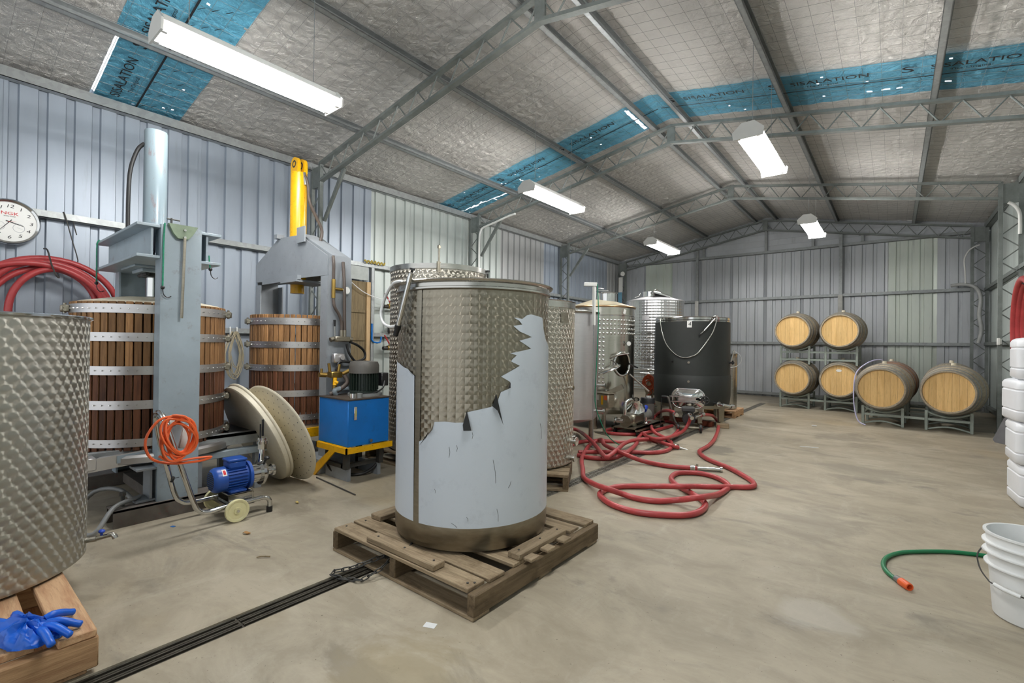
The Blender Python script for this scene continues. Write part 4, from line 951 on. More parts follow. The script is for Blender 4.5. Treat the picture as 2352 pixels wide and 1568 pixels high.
for a_, b_, c_, d_ in ((-3.75, -3.70, 1.18, 1.23), (-4.43, -4.38, 1.58, 1.64), (-3.755, -3.71, 1.58, 1.63)): part('trolley_leg', MB().box(a_, b_, c_, d_, .0, .28), PRESSGREY, p1)
part('deck', MB().box(-4.45, -3.76, 1.45, 1.65, .41, .418), DARKSTEEL, p1)
BASEP = paint('grimy_base_paint', (112, 106, 100), .55, .2, .2, 8, dirt=(124, 78, 66), dirt_amt=.6)
for yy, xx in ((.74, 1), ):
    part('base_channel', MB().box(-3.66, -3.50, .715, 1.32, .09, .10).box(-3.51, -3.50, .715, 1.32, 0, .10).box(-3.66, -3.65, .715, 1.32, 0, .1), BASEP, p1)
part('base_channel', MB().box(-4.70, -4.54, .715, 1.32, 0, .10, .004), BASEP, p1)
part('base_beam', MB().box(-4.56, -3.66, .98, 1.10, .02, .09), BASEP, p1)
part('jack_bracket', MB().box(-3.70, -3.54, .83, .95, .30, .312).box(-3.70, -3.56, .90, .912, .12, .30).box(-3.70, -3.56, .83, .95, .105, .117), PRESSGREY, p1)
part('levelling_bolt', MB().cyl((-3.585, .775, .1), (-3.585, .775, .17), .01).cyl((-3.585, .775, .165), (-3.585, .775, .185), .018, n=6), DARKSTEEL, p1)
solo('grey_hose', MB().tube([(-3.62, .86, .06), (-3.74, .80, .16), (-3.9, .70, .14), (-3.86, .6, .02), (-3.6, .56, .014), (-3.44, .62, .02), (-3.52, .72, .12), (-3.6, .84, .13), (-3.68, .88, .115)], .013, 8), paint('grey_hose_rubber', (128, 130, 130), .45), 'grey hose looped on the floor at the foot of the blue press', 'hose')

# press 2: grey frame, yellow cylinder
p2 = thing('basket_press', 'basket wine press with grey plate frame and yellow hydraulic cylinder', 'wine press', (0, 0, 0))
X2, Y2 = -4.47, 2.285
basket(p2, X2, Y2, .40, .36, 1.335, [(1.245, 1.305), (1.04, 1.095), (.835, .89), (.61, .665), (.40, .45)], 54, STAVE, STAVED, (-106,))
plate = [(-5.12, 1.695), (-5.125, 1.875), (-4.64, 2.09), (-4.235, 2.07), (-3.765, 1.835), (-3.765, 1.665)]
for y0 in (2.165, 2.385): part('head_plate', MB().prism(plate, 'y', y0, y0 + .012), PRESSGREY, p2)
part('head_cover', MB().prism([(-4.30, 2.055), (-3.752, 1.80), (-3.752, 1.845), (-4.29, 2.1)], 'y', 2.20, 2.36), PRESSGREY, p2)
part('head_tab', MB().box(-4.66, -4.6, 2.13, 2.2, 2.08, 2.12), PRESSGREY, p2)
part('head_tab', MB().box(-4.24, -4.1, 2.14, 2.15, 1.99, 2.13), PRESSGREY, p2)
part('head_bracket', MB().box(-4.9, -4.2, 2.13, 2.165, 1.655, 1.70).box(-4.5, -4.2, 2.12, 2.45, 1.64, 1.66), PRESSGREY, p2)
for x0, x1 in ((-5.12, -5.02), (-3.86, -3.75)):
    part('post', MB().box(x0, x1, 2.1655, 2.177, .12, 1.664).box(x0, x1, 2.385, 2.3965, .12, 1.664).box(x1 - .012 if x1 > -4 else x0, x1 if x1 > -4 else x0 + .012, 2.1772, 2.3848, .121, 1.84), PRESSGREY, p2)
part('base_frame', MB().box(-5.14, -3.70, 2.10, 2.46, .0, .12, .005), PRESSGREY, p2)
part('tray', MB().lathe([(0, .345), (.47, .34), (.48, .36), (.49, .36), (.49, .30), (0, .31)], 60, cx=X2, cy=Y2), STEELB, p2)
for xx in (-3.99, -4.98): part('yellow_rail', MB().box(xx, xx + .025, 1.88, 2.42, .265, .345, .003), YELLOW, p2)
for xx in (-3.98, -4.97): part('rail_leg', MB().box(xx - .02, xx + .02, 2.10, 2.15, 0, .27), PRESSGREY, p2)
YC = 2.285; XC = -4.50
yc = MB().lathe([(.0, 1.66), (.075, 1.66), (.075, 2.72), (.0, 2.72)], 36, cx=XC, cy=YC)
cy2 = part('cylinder', yc, YELLOW, p2)
ey = []
for i in range(13): t = PI * i / 12; ey.append((XC + .066 * math.cos(t), 2.80 + .066 * math.sin(t)))
ey += [(XC - .066, 2.715), (XC + .066, 2.715)]
for yy in (YC - .05, YC + .018):
    b = MB().prism(ey, 'y', yy, yy + .032); part('clevis_lug', b, YELLOW, cy2)
    part('clevis_eye', MB().lathe([(.02, -.001), (.036, -.001), (.036, .034), (.02, .034)], 20, closed=True).at(0, 0, 0), DARKSTEEL, cy2).matrix_local = Matrix.Translation((XC, yy, 2.80)) @ Matrix.Rotation(-PI / 2, 4, 'X')
part('ram', MB().cyl((XC, YC, 1.56), (XC, YC, 1.66), .062, n=24), YELLOW, p2)
BRASS = metal('brass_fitting', (178, 148, 84), .35, None, .1)
HH = paint('brown_hydraulic_hose', (82, 72, 66), .5)
part('hydraulic_hose', MB().tube([(-4.43, 2.3, 2.70), (-4.40, 2.32, 2.62), (-4.40, 2.34, 2.45), (-4.30, 2.36, 2.28), (-4.16, 2.34, 2.12), (-4.16, 2.30, 1.96), (-4.2, 2.28, 1.9)], .014, 8), HH, p2)
part('hose_fitting', MB().cyl((-4.43, 2.3, 2.72), (-4.42, 2.31, 2.60), .016), CHROME, p2)
XS = -3.735
part('hydraulic_hose', MB().tube([(XS, 2.205, 1.83), (XS + .02, 2.20, 1.76), (XS + .02, 2.20, 1.69), (XS + .02, 2.20, 1.62)], .013, 8), HH, p2)
part('hydraulic_hose', MB().tube([(XS + .02, 2.2, 1.48), (XS + .03, 2.205, 1.40), (XS + .03, 2.25, 1.33), (XS + .03, 2.275, 1.26), (XS + .03, 2.275, 1.18)], .013, 8), HH, p2)
part('hydraulic_hose', MB().tube([(XS, 2.30, 1.79), (XS + .03, 2.295, 1.6), (XS + .03, 2.30, 1.4), (XS + .03, 2.305, 1.2)], .014, 8), HH, p2)
part('tee_fitting', MB().cyl((XS + .02, 2.2, 1.63), (XS + .02, 2.2, 1.47), .017).cyl((XS + .02, 2.2, 1.55), (XS + .02, 2.29, 1.55), .013), BRASS, p2)
gp_ = part('pressure_gauge', MB().cyl((XS + .01, 2.315, 1.545), (XS + .04, 2.315, 1.545), .034, n=20), CHROME, p2)
part('gauge_face', MB().cyl((XS + .04, 2.315, 1.545), (XS + .0415, 2.315, 1.545), .029, n=20), LAMPW, gp_)
vb = part('valve_block', MB().box(XS, XS + .07, 2.2, 2.34, 1.10, 1.145, .008).cyl((XS + .035, 2.2, 1.125), (XS + .035, 2.17, 1.115), .02).cyl((XS + .035, 2.34, 1.125), (XS + .035, 2.37, 1.12), .022).cyl((XS + .03, 2.275, 1.14), (XS + .03, 2.275, 1.2), .016).cyl((XS + .03, 2.305, 1.14), (XS + .03, 2.305, 1.2), .016), STEELD, p2)
part('valve_lever', MB().cyl((XS + .03, 2.215, 1.14), (XS + .03, 2.21, 1.25), .005), CHROME, vb)
part('lever_grip', MB().cyl((XS + .03, 2.211, 1.23), (XS + .03, 2.209, 1.285), .008, .011), BLACKP, vb)
part('hydraulic_hose', MB().tube([(XS + .04, 2.35, 1.1), (XS + .04, 2.43, 1.07), (XS + .03, 2.50, 1.02), (XS + .03, 2.51, .96), (XS + .03, 2.45, .93), (XS + .05, 2.35, .925), (XS + .06, 2.25, .93), (XS + .06, 2.22, .88), (XS + .06, 2.215, .83)], .011, 8), BLACK, p2)
part('hydraulic_hose', MB().tube([(XS + .04, 2.32, 1.08), (XS + .05, 2.34, 1.0), (XS + .05, 2.40, .93), (XS + .05, 2.5, .87), (XS + .05, 2.54, .8)], .011, 8), BLACK, p2)
part('switch_box', MB().box(XS, XS + .05, 2.2, 2.30, .92, 1.0, .008).cyl((XS + .05, 2.27, .965), (XS + .065, 2.27, .965), .02), SATIN, p2)

# two round plastic pressing plates leaning on the rails
def plate_disc(label, base, k, rad, th, holes):
    vd = Vector((base[0], base[1], .4 - 1.1)).normalized(); e1 = vd.cross(Vector((0, 0, 1))).normalized(); e2 = e1.cross(vd)
    d1 = (-.50 * e1 + .866 * e2).normalized(); p = (.866 * e1 + .50 * e2).normalized()
    n = (-vd * k - p * math.sqrt(1 - k * k)); n = (n - d1 * n.dot(d1)).normalized()
    q = n.cross(d1).normalized(); lo = rad * math.sqrt(d1.z ** 2 + q.z ** 2)
    c = Vector((base[0], base[1], lo + th * .5 * abs(n.z) + .002)) + d1 * 0
    t = thing('pressing_plate', label, 'pressing plate', (0, 0, 0))
    # foot of the disc sits at base: shift the centre so that its lowest rim point is there
    low = -(d1 * d1.z + q * q.z).normalized() * rad
    c = Vector((base[0], base[1], 0)) - low + Vector((0, 0, th * .5 * abs(n.z) + .002))
    M = Matrix(((d1.x, q.x, n.x, c.x), (d1.y, q.y, n.y, c.y), (d1.z, q.z, n.z, c.z), (0, 0, 0, 1)))
    t.matrix_world = M
    part('disc', MB().lathe([(0, th / 2), (rad - .012, th / 2), (rad - .002, th / 2 - .008), (rad, 0), (rad - .002, -th / 2 + .008), (rad - .012, -th / 2), (0, -th / 2)], 64), CREAM, t)
    if holes:
        b = MB()
        for rr_, m in ((.9, 40), (.74, 32), (.58, 26), (.42, 18), (.26, 10)):
            for i in range(m): a = 2 * PI * i / m; b.cyl((rad * rr_ * math.cos(a), rad * rr_ * math.sin(a), th / 2 - .001), (rad * rr_ * math.cos(a), rad * rr_ * math.sin(a), th / 2 + .0006), .0045, n=6); b.cyl((rad * rr_ * math.cos(a), rad * rr_ * math.sin(a), -th / 2 - .0006), (rad * rr_ * math.cos(a), rad * rr_ * math.sin(a), -th / 2 + .001), .0045, n=6)
        part('drain_holes', b, DARKSTEEL, t, kind='stuff')
    else: part('rim_groove', MB().tube([((rad - .002) * math.cos(2 * PI * i / 60), (rad - .002) * math.sin(2 * PI * i / 60), -th / 2) for i in range(60)], .012, 6, closed=True, sub=1), CREAM, t)
    return t
plate_disc('smooth cream round plastic plate leaning beside the blue motor pump', (-3.83, 1.81), .3, .41, .05, False)
plate_disc('perforated cream round plastic plate leaning behind the smooth one', (-3.70, 1.905), .42, .41, .022, True)

# hydraulic power pack on yellow stand
pk = thing('power_pack', 'blue hydraulic tank with black motor on a yellow stand', 'hydraulic unit', (0, 0, 0))
x0, x1, y0, y1 = -3.69, -3.27, 2.075, 2.455
part('oil_tank', MB().box(x0, x1, y0, y1, .285, .645, .004), BLUE, pk)
part('tank_lid', MB().box(x0 - .006, x1 + .006, y0 - .006, y1 + .006, .645, .655), paint('oily_tank_lid', (84, 74, 66), .5, .3, .2, 12, dirt=(120, 96, 70)), pk)
sg = part('sight_glass', MB().box(x1, x1 + .008, 2.125, 2.15, .49, .595, .003), CHROME, pk); part('sight_window', MB().box(x1 + .008, x1 + .0095, 2.131, 2.144, .52, .565), paint('yellow_oil', (196, 190, 120), .3), sg)
part('drain_plug', MB().cyl((x1 - .01, 2.27, .315), (x1 + .025, 2.27, .315), .014, n=8), CHROME, pk)
ys_ = MB().box(x0 - .01, x1 + .012, y0 - .02, y0 - .008, .235, .28).box(x1, x1 + .012, y0 - .02, y1 + .03, .235, .28).box(x0 - .01, x0 + .002, y0 - .02, y1 + .03, .235, .28).box(x0, x1, y1 - .04, y1, .24, .28).box(x0, x1, y0 - .01, y0 + .03, .265, .285)
part('stand_rim', ys_, YELLOW, pk)
part('stand_strut', MB().prism([(-3.755, .0), (-3.715, .0), (-3.42, .235), (-3.50, .235), (-3.755, .06)], 'y', y0 - .02, y0 - .008), YELLOW, pk)
for a_, b_, z_ in ((-3.36, 2.09, .10), (-3.36, 2.40, .10), (-3.66, 2.40, .0)): part('stand_leg', MB().box(a_, a_ + .04, b_, b_ + .04, z_, .24), DARKSTEEL, pk)
part('stand_bar', MB().box(-3.66, -3.36, 2.10, 2.13, .10, .13), DARKSTEEL, pk); part('stand_bar', MB().box(-3.40, -3.36, 2.10, 2.44, .1, .13), DARKSTEEL, pk)
for yy in (2.12, 2.40): part('floor_skid', MB().box(-3.66, -3.34, yy, yy + .03, 0, .10), PRESSGREY, pk)
mo = part('motor', MB().lathe([(0, .66), (.115, .66), (.115, .69), (.1, .7), (.1, .85), (0, .85)], 36, cx=-3.49, cy=2.36), paint('dark_green_motor', (24, 38, 32), .45), pk)
fin = MB()
for i in range(28):
    t = 2 * PI * i / 28; fin.at(-3.49, 2.36, 0, t).box(.095, .118, -.003, .003, .70, .85)
part('cooling_fins', fin, paint('dark_green_motor', (24, 38, 32), .45), mo)
part('fan_cowl', MB().lathe([(.122, .84), (.122, .905), (.112, .935), (.09, .94), (0, .94)], 36, cx=-3.49, cy=2.36), paint('grey_cowl', (92, 90, 86), .45), mo)
part('terminal_box', MB().box(-3.46, -3.38, 2.46, 2.53, .73, .84, .005), BLACKP, mo)
part('motor_flange', MB().cyl((-3.47, 2.36, .655), (-3.47, 2.36, .675), .14, n=24).cyl((-3.33, 2.20, .655), (-3.33, 2.20, .69), .035, n=16), GALV, pk)
part('filler_cap', MB().cyl((-3.32, 2.15, .655), (-3.32, 2.15, .695), .032, n=14), CHROME, pk)
part('pump_pipe', MB().tube([(-3.62, 2.18, .66), (-3.6, 2.16, .70), (-3.6, 2.24, .71), (-3.58, 2.30, .71)], .02, 8), PRESSBLUE, pk)
vm = part('valve_manifold', MB().box(-3.68, -3.60, 2.13, 2.23, .80, .85, .006).cyl((-3.64, 2.10, .825), (-3.64, 2.04, .83), .02).cyl((-3.64, 2.06, .83), (-3.64, 2.06, .88), .01).cyl((-3.62, 2.2, .85), (-3.62, 2.21, .91), .012).cyl((-3.65, 2.14, .85), (-3.65, 2.13, .92), .012).cyl((-3.62, 2.24, .83), (-3.58, 2.28, .86), .016).cyl((-3.64, 2.18, .655), (-3.64, 2.18, .80), .018), BRASS, pk)
part('yellow_valve', MB().cyl((-3.60, 2.16, .80), (-3.59, 2.15, .74), .016).cyl((-3.59, 2.15, .77), (-3.57, 2.17, .76), .012), YELLOW, vm)
part('return_hose', MB().tube([(-3.60, 2.24, .82), (-3.58, 2.26, .76), (-3.60, 2.2, .70), (-3.64, 2.14, .665)], .018, 8), HH, pk)
part('power_cable', MB().tube([(-3.40, 2.50, .80), (-3.36, 2.46, .72), (-3.36, 2.36, .675), (-3.38, 2.25, .675)], .008, 6), BLACK, pk)
solo('drooping_hose', MB().tube([(-3.66, 2.13, .20), (-3.63, 2.12, .10), (-3.55, 2.14, .035), (-3.46, 2.22, .014), (-3.40, 2.32, .02), (-3.36, 2.40, .08), (-3.36, 2.46, .16), (-3.39, 2.47, .235)], .0125, 8), BLACK, 'black hose sagging in a loop under the blue hydraulic tank', 'hose')

# blue motor pump on steel trolley
tr = thing('pump_trolley', 'blue electric wine pump on a chrome tube trolley with cream wheels', 'pump', (0, 0, 0))
XF, XB = -3.135, -3.40
tub = MB().tube([(XF - .0, 1.43, .02), (XF, 1.43, .07), (XF, 1.40, .098), (XF, 1.34, .1), (XF, 1.16, .095), (XF, 1.07, .09), (XF, 1.025, .115), (XF, 1.0, .17), (XF - .01, .945, .36), (XF - .015, .905, .50), (XF - .03, .875, .62), (XF - .06, .865, .665), (XF - .12, .862, .685), (XB + .08, .862, .665), (XB + .05, .875, .62), (XB + .02, .90, .50), (XB + .01, .94, .34), (XB, .985, .16), (XB, 1.02, .11), (XB, 1.08, .09), (XB, 1.3, .095), (XB, 1.40, .095), (XB, 1.43, .07), (XB, 1.43, .02)], .0145, 10, sub=4)
part('tube_frame', tub, CHROME, tr)
for x in (XF, XB): part('rubber_foot', MB().cyl((x, 1.43, 0), (x, 1.43, .035), .018), BLACK, tr)
for s in (1, -1):
    xw = XF + .035 if s > 0 else XB - .035
    w = part('wheel', MB().at(xw, 1.222, .068, 0, 0, PI / 2).lathe([(0, -.013), (.02, -.013), (.022, -.009), (.05, -.008), (.056, -.013), (.066, -.013), (.068, -.008), (.068, .008), (.066, .013), (.056, .013), (.05, .008), (.022, .009), (.02, .015), (0, .015)], 40), paint('yellowed_wheel', (226, 220, 172), .4), tr)
    part('hub_bolt', MB().cyl((xw, 1.222, .068), (xw + s * .022, 1.222, .068), .008, n=8), CHROME, w)
part('axle', MB().cyl((XF + .03, 1.222, .068), (XB - .03, 1.222, .068), .008), STEEL, tr)
part('mount_tray', MB().box(XB, XF, 1.18, 1.205, .085, .10).box(XB + .06, XF - .03, 1.2, 1.335, .10, .108).box(XF - .04, XF - .03, 1.2, 1.335, .10, .15).box(XB + .06, XB + .07, 1.2, 1.335, .1, .15).box(XB + .06, XF - .03, 1.2, 1.335, .145, .152), STEEL, tr)
AX, AZ = -3.255, .235
def ycyl(b, y0, y1, r0, r1=None, n=32): return b.cyl((AX, y0, AZ), (AX, y1, AZ), r0, r1, n)
mt = part('motor', ycyl(MB(), 1.19, 1.335, .068), MOTORBLUE, tr)
part('fan_cowl', MB().at(M=Matrix.Translation((AX, 1.128, AZ)) @ Matrix.Rotation(-PI / 2, 4, 'X')).lathe([(0, .0), (.058, 0), (.072, .012), (.077, .025), (.077, .077), (0, .077)], 36), MOTORBLUE, mt)
gr = MB()
for k in range(9): zz = -.05 + k * .0125; hw_ = math.sqrt(max(0, .056 ** 2 - zz ** 2)); gr.box(AX - hw_, AX + hw_, 1.125, 1.1285, AZ + zz - .003, AZ + zz + .003)
part('cowl_slots', gr, BLACKP, mt, kind='stuff')
fn = MB()
for i in range(26):
    t = 2 * PI * i / 26
    if abs(t - PI / 2) < .45: continue
    fn.at(AX, 0, AZ, 0, 0, -t).box(.064, .080, 1.205, 1.318, -.0022, .0022)
part('cooling_fins', fn, MOTORBLUE, mt)
part('motor_flange', ycyl(MB(), 1.33, 1.348, .088), MOTORBLUE, mt)
part('terminal_box', MB().box(AX - .05, AX + .05, 1.215, 1.315, AZ + .065, AZ + .105, .006).box(AX - .055, AX + .055, 1.21, 1.32, AZ + .105, AZ + .122, .005), MOTORBLUE, mt)
part('motor_foot', MB().box(AX - .075, AX + .075, 1.215, 1.31, .152, .168, .004).box(AX - .05, AX + .05, 1.225, 1.30, .165, .19), MOTORBLUE, mt)
lb = part('warning_label', MB().lathe([(.0772, -.012), (.0778, -.012), (.0778, .012), (.0772, .012)], 4, -.3, .3), LAMPW, mt); lb.matrix_local = Matrix.Translation((AX, 1.185, AZ)) @ Matrix.Rotation(-PI / 2, 4, 'X') @ Matrix.Rotation(-.75, 4, 'Z')
part('label_bar', MB().lathe([(.0779, -.007), (.0782, -.007), (.0782, .007), (.0779, .007)], 4, -.2, .2), REDINK, lb)
hd = part('pump_head', ycyl(MB(), 1.348, 1.415, .058), CHROME, tr)
ycyl_ = MB(); ycyl(ycyl_, 1.415, 1.432, .082); ycyl(ycyl_, 1.432, 1.45, .076, .06); ycyl(ycyl_, 1.45, 1.50, .026); ycyl(ycyl_, 1.492, 1.508, .038)
part('volute', ycyl_, CHROME, hd)
part('clamp_knob', MB().cyl((AX + .05, 1.425, AZ + .07), (AX + .08, 1.425, AZ + .10), .008).ball((AX + .085, 1.425, AZ + .105), .016, 1.2, 1, .8), BLACKP, hd)
ov = part('outlet_pipe', MB().cyl((AX, 1.425, AZ + .07), (AX, 1.432, AZ + .16), .022, .018).cyl((AX, 1.432, AZ + .15), (AX, 1.433, AZ + .185), .028, n=8).cyl((AX, 1.433, AZ + .185), (AX, 1.433, AZ + .205), .036, n=24).cyl((AX, 1.433, AZ + .205), (AX, 1.433, AZ + .225), .028), CHROME, hd)
part('valve_lever', MB().box(AX - .004, AX + .004, 1.415, 1.422, AZ + .215, AZ + .315).box(AX - .006, AX + .006, 1.428, 1.44, AZ + .235, AZ + .345, .002), BLACKP, ov)
part('control_box', MB().at(XF - .12, .95, .54, 0, -.22).box(-.06, .06, -.0, .045, -.065, .065, .008), LAMPW, tr, 'white switch box')
part('box_plate', MB().at(XF - .12, .945, .54, 0, -.22).box(-.085, .085, -.006, 0, -.1, .085, .002), STEELB, tr)
part('cable_socket', MB().cyl((XF - .12, .905, .625), (XF - .12, .93, .63), .034, n=20), LAMPW, tr)
for (y, z) in ((.945, .36), (.965, .26)): part('cable_tie', MB().cyl((XB + .012, y - .002, z), (XB + .012, y + .006, z - .006), .019, n=10).cyl((XB + .012, y, z), (XB + .04, y + .03, z + .01), .002, n=4), BLACK, tr)
# orange cable coiled on the handle
oc = MB(); pts = []
for k in range(8 * 14 + 1):
    a = 2 * PI * k / 14; turn = k / 14
    ry = .072 + .012 * math.sin(turn * 2.3); rz = .10 + .012 * math.cos(turn * 1.7); lean = .03 * math.sin(a) * (1 if turn % 2 < 1 else -.4)
    pts.append((XF - .0 + .035 + .012 * math.sin(turn * 2.1) + .014 * math.sin(a * 2), .915 + ry * math.sin(a) + .01 * math.sin(turn * 5), .555 + rz * math.cos(a) + .015 * math.sin(turn * 3) - lean))
oc.tube(pts, .0068, 6, sub=2)
oc.tube([(XF + .02, .90, .675), (XF + .03, .82, .66), (XF + .02, .765, .56), (XF + .02, .79, .46), (XF + .02, .88, .415), (XF + .03, 1.0, .405), (XF + .03, 1.06, .41), (XF + .03, 1.075, .42), (XF + .03, 1.0, .425), (XF + .04, .88, .43), (XF + .05, .82, .47)], .0068, 6)
solo('extension_cable', oc, ORANGE, 'bright orange electric cable coiled on the handle of the blue pump trolley', 'cable')

# wall clock
ck = thing('wall_clock', 'round silver wall clock with red lettering beside the press', 'clock', (-5.765, .467, 2.062)); CM = frame((0, 0, 0), (0, 1, 0), (0, 0, 1)) 
ck.matrix_world = Matrix.Translation((-5.768, .462, 2.063)) @ Matrix(((0, 0, 1, 0), (1, 0, 0, 0), (0, 1, 0, 0), (0, 0, 0, 1)))
part('case', MB().lathe([(0, 0), (.18, 0), (.188, .006), (.188, .03), (.178, .042), (.164, .03), (.164, .02)], 64), CHROME, ck)
fc = part('dial', MB().lathe([(0, .022), (.166, .022)], 64), LAMPW, ck)
for n_ in range(1, 13):
    a = PI / 2 - n_ * PI / 6
    o = link('numeral', TXT['n%d' % n_], fc); o.location = (.128 * math.cos(a), .128 * math.sin(a), .0228)
o = link('lettering', TXT['brand'], fc); o.location = (0, .068, .0228)
o = link('lettering', TXT['plugs'], fc); o.location = (0, .045, .0228)
for cx_, cy_ in ((.055, -.045), (-.06, -.04)): part('sub_dial', MB().lathe([(.033, .0224), (.0345, .0226), (.036, .0224)], 30, cx=cx_, cy=cy_).cyl((cx_ - .012, cy_ + .004, .0235), (cx_ + .022, cy_ - .006, .0235), .0008, n=4), paint('pale_grey_print', (176, 178, 182), .6), fc)
def hand(a, l, w, z): 
    c, s_ = math.cos(a), math.sin(a); return MB().add([(-c * l * .25 - s_ * w, -s_ * l * .25 + c * w, z), (c * l - s_ * w * .5, s_ * l + c * w * .5, z), (c * l + s_ * w * .5, s_ * l - c * w * .5, z), (-c * l * .25 + s_ * w, -s_ * l * .25 - c * w, z)], [(0, 1, 2, 3)])
part('hour_hand', hand(math.radians(-17), .085, .0035, .026), INK, ck, recalc=False); part('minute_hand', hand(math.radians(-126), .09, .003, .027), INK, ck, recalc=False); part('second_hand', hand(math.radians(8), .04, .0012, .028), REDINK, ck, recalc=False)

# red hose coil hung on the wall, wire hooks
hc = MB()
for k, (cy_, cz, ry, rz, xo, x2, ro) in enumerate(((.70, 1.36, .47, .42, -5.70, -5.66, 0), (.72, 1.34, .40, .40, -5.66, -5.61, .12), (.66, 1.28, .36, .42, -5.62, -5.66, -.1), (.78, 1.27, .33, .42, -5.585, -5.60, .1), (.62, 1.36, .44, .36, -5.62, -5.58, .05))):
    hc.tube([((xo + x2) / 2 + (x2 - xo) / 2 * math.sin(2 * PI * i / 24), cy_ + ry * math.cos(2 * PI * i / 24 + ro), cz + rz * math.sin(2 * PI * i / 24)) for i in range(24)], .0255, 12, closed=True, sub=2)
solo('hose_coil', hc, HOSE, 'thick red hose coiled on a hook on the wall below the clock', 'hose')
solo('wire_hook', MB().tube([(-5.66, .66, 1.86), (-5.56, .67, 1.84), (-5.545, .69, 1.74), (-5.545, .72, 1.64), (-5.57, .745, 1.615), (-5.7, .76, 1.65), (-5.81, .76, 1.70)], .006, 6, sub=3), DARKSTEEL, 'bent black wire hook gripping the red hose coil', 'hook')
solo('wire_hook', MB().tube([(-5.765, .79, 2.212), (-5.755, .80, 2.20), (-5.745, .85, 1.98), (-5.735, .89, 1.80), (-5.745, .875, 1.775)], .005, 6, sub=3), DARKSTEEL, 'long straight wire hook hanging from the girt near the clock', 'hook')
solo('wire_hook', MB().tube([(-5.765, .86, 2.15), (-5.755, .865, 2.1), (-5.745, .88, 2.03)], .005, 6, sub=2), DARKSTEEL, 'short bent wire hook hanging beside the long one', 'hook')

# cream cord bundle on the girt, boards, valves
cb = MB()
for k in range(9):
    y = 2.20 + R.uniform(-.03, .03); x = -5.735 + k * .004; l = R.uniform(.35, .52); w = R.uniform(.04, .1)
    cb.tube([(x, y, 1.2), (x, y - w, 1.2 - l * .5), (x, y - w * .5, 1.2 - l), (x, y + w * .4, 1.2 - l * 1.03), (x, y + w, 1.2 - l * .55), (x, y + .01, 1.19)], .0045, 5, sub=3)
solo('cord_bundle', cb, paint('cream_cord', (188, 176, 148), .7), 'bundle of cream cord hung on the girt between the two presses', 'cord')
for yy, l in ((2.165, 'pale wire hook holding the cord bundle, first of two'), (2.235, 'pale wire hook holding the cord bundle, second of two')):
    solo('wall_hook', MB().tube([(-5.762, yy, 1.24), (-5.75, yy, 1.24), (-5.748, yy, 1.14), (-5.73, yy, 1.115), (-5.715, yy, 1.14)], .006, 6, sub=3), LAMPW, l, 'hook')
DULLW = wood('mossy_panel_wood', (128, 112, 84), (92, 82, 62), 2, .2)
bp = thing('leaning_timber', 'old brown timber panel with battens against the wall behind the grey press', 'timber panel', (-5.70, 3.74, 0))
part('panel_board', MB().box(-.01, .01, -.22, .14, .05, 1.93), DULLW, bp)
for z in (.5, .72, 1.12, 1.5): part('batten', MB().box(.01, .028, -.21, .10, z, z + .04, .002), DULLW, bp)
part('panel_post', MB().box(-.012, .035, .12, .18, 0, 1.93, .003), wood('pale_stud', (196, 168, 128), (170, 138, 98), 2, .1), bp)
solo('sheet_offcut', MB().box(-5.74, -5.72, 3.50, 3.92, 1.955, 2.14, .002), paint('grey_sheet', (176, 182, 178), .5), 'small grey sheet above the brown timber panel', 'panel')
solo('wall_stud', MB().box(-5.765, -5.70, 3.955, 4.0, 0, 2.14), GALV, 'galvanised upright stud beside the timber panel', 'stud')
PIPEM = paint('dark_pipe', (62, 58, 54), .45, .5, .15)
for z, l, hc_ in ((1.62, 'dark water pipe and ball valve with red lever, upper of two', 1), (1.02, 'dark water pipe and ball valve with red lever, lower of two', -1)):
    pv = thing('pipe_valve', l, 'valve', (-5.70, 4.3, z))
    part('pipe', MB().cyl((0, -.02, 0), (0, .26, 0), .03).cyl((0, -.14, -.005), (0, -.04, -.005), .026, .03), PIPEM, pv)
    part('valve_body', MB().cyl((0, -.07, 0), (0, .02, 0), .036, n=8).cyl((.0, -.03, 0), (.0, -.03, .06), .012), BRASS, pv)
    part('lever', MB().at(0, -.03, .055).prism([(-.012, 0), (.012, 0), (-.08, .13), (-.1, .125)], 'x', .0, .01), paint('red_lever', (150, 30, 34), .4), pv)
solo('string_line', MB().tube([(-5.66, 3.5, 1.98), (-5.64, 3.75, 1.8), (-5.64, 4.0, 1.72), (-5.64, 4.25, 1.70), (-5.63, 4.30, 1.64), (-5.63, 4.31, 1.3), (-5.63, 4.32, 1.02), (-5.64, 4.36, .82), (-5.64, 4.46, .72), (-5.65, 4.6, .74)], .006, 6), WHITEP, 'thin white cord drooping from the timber panel to the valves', 'cord')
solo('blue_bracket', MB().box(-5.70, -5.68, 3.95, 3.975, 1.13, 1.36, .004).tube([(-5.69, 3.96, 1.14), (-5.69, 4.0, 1.10), (-5.69, 4.10, 1.10), (-5.69, 4.12, 1.18)], .013, 6, sub=2), BLUE, 'bright blue bent bracket on the stud', 'bracket')
tmr = thing('tap_timer', 'small black and yellow gadget resting on the girt by the valves', 'timer', (-5.735, 4.33, 1.237))
part('case', MB().box(-.025, .025, -.06, .06, 0, .1, .01), BLACKP, tmr); part('face', MB().box(.025, .03, -.005, .055, .02, .06, .002), YELLOW, tmr); part('top_block', MB().box(-.02, .02, .0, .05, .1, .135, .004), NEWX, tmr)
solo('yellow_rope', MB().tube([(-5.74, 3.86 + .02 * k, 2.225 + .02 * math.sin(k * 2.3)) for k in range(18)], .012, 6), paint('yellow_rope_fibre', (176, 156, 74), .8), 'short twist of yellowish rope on the upper girt above the timber panel', 'rope')
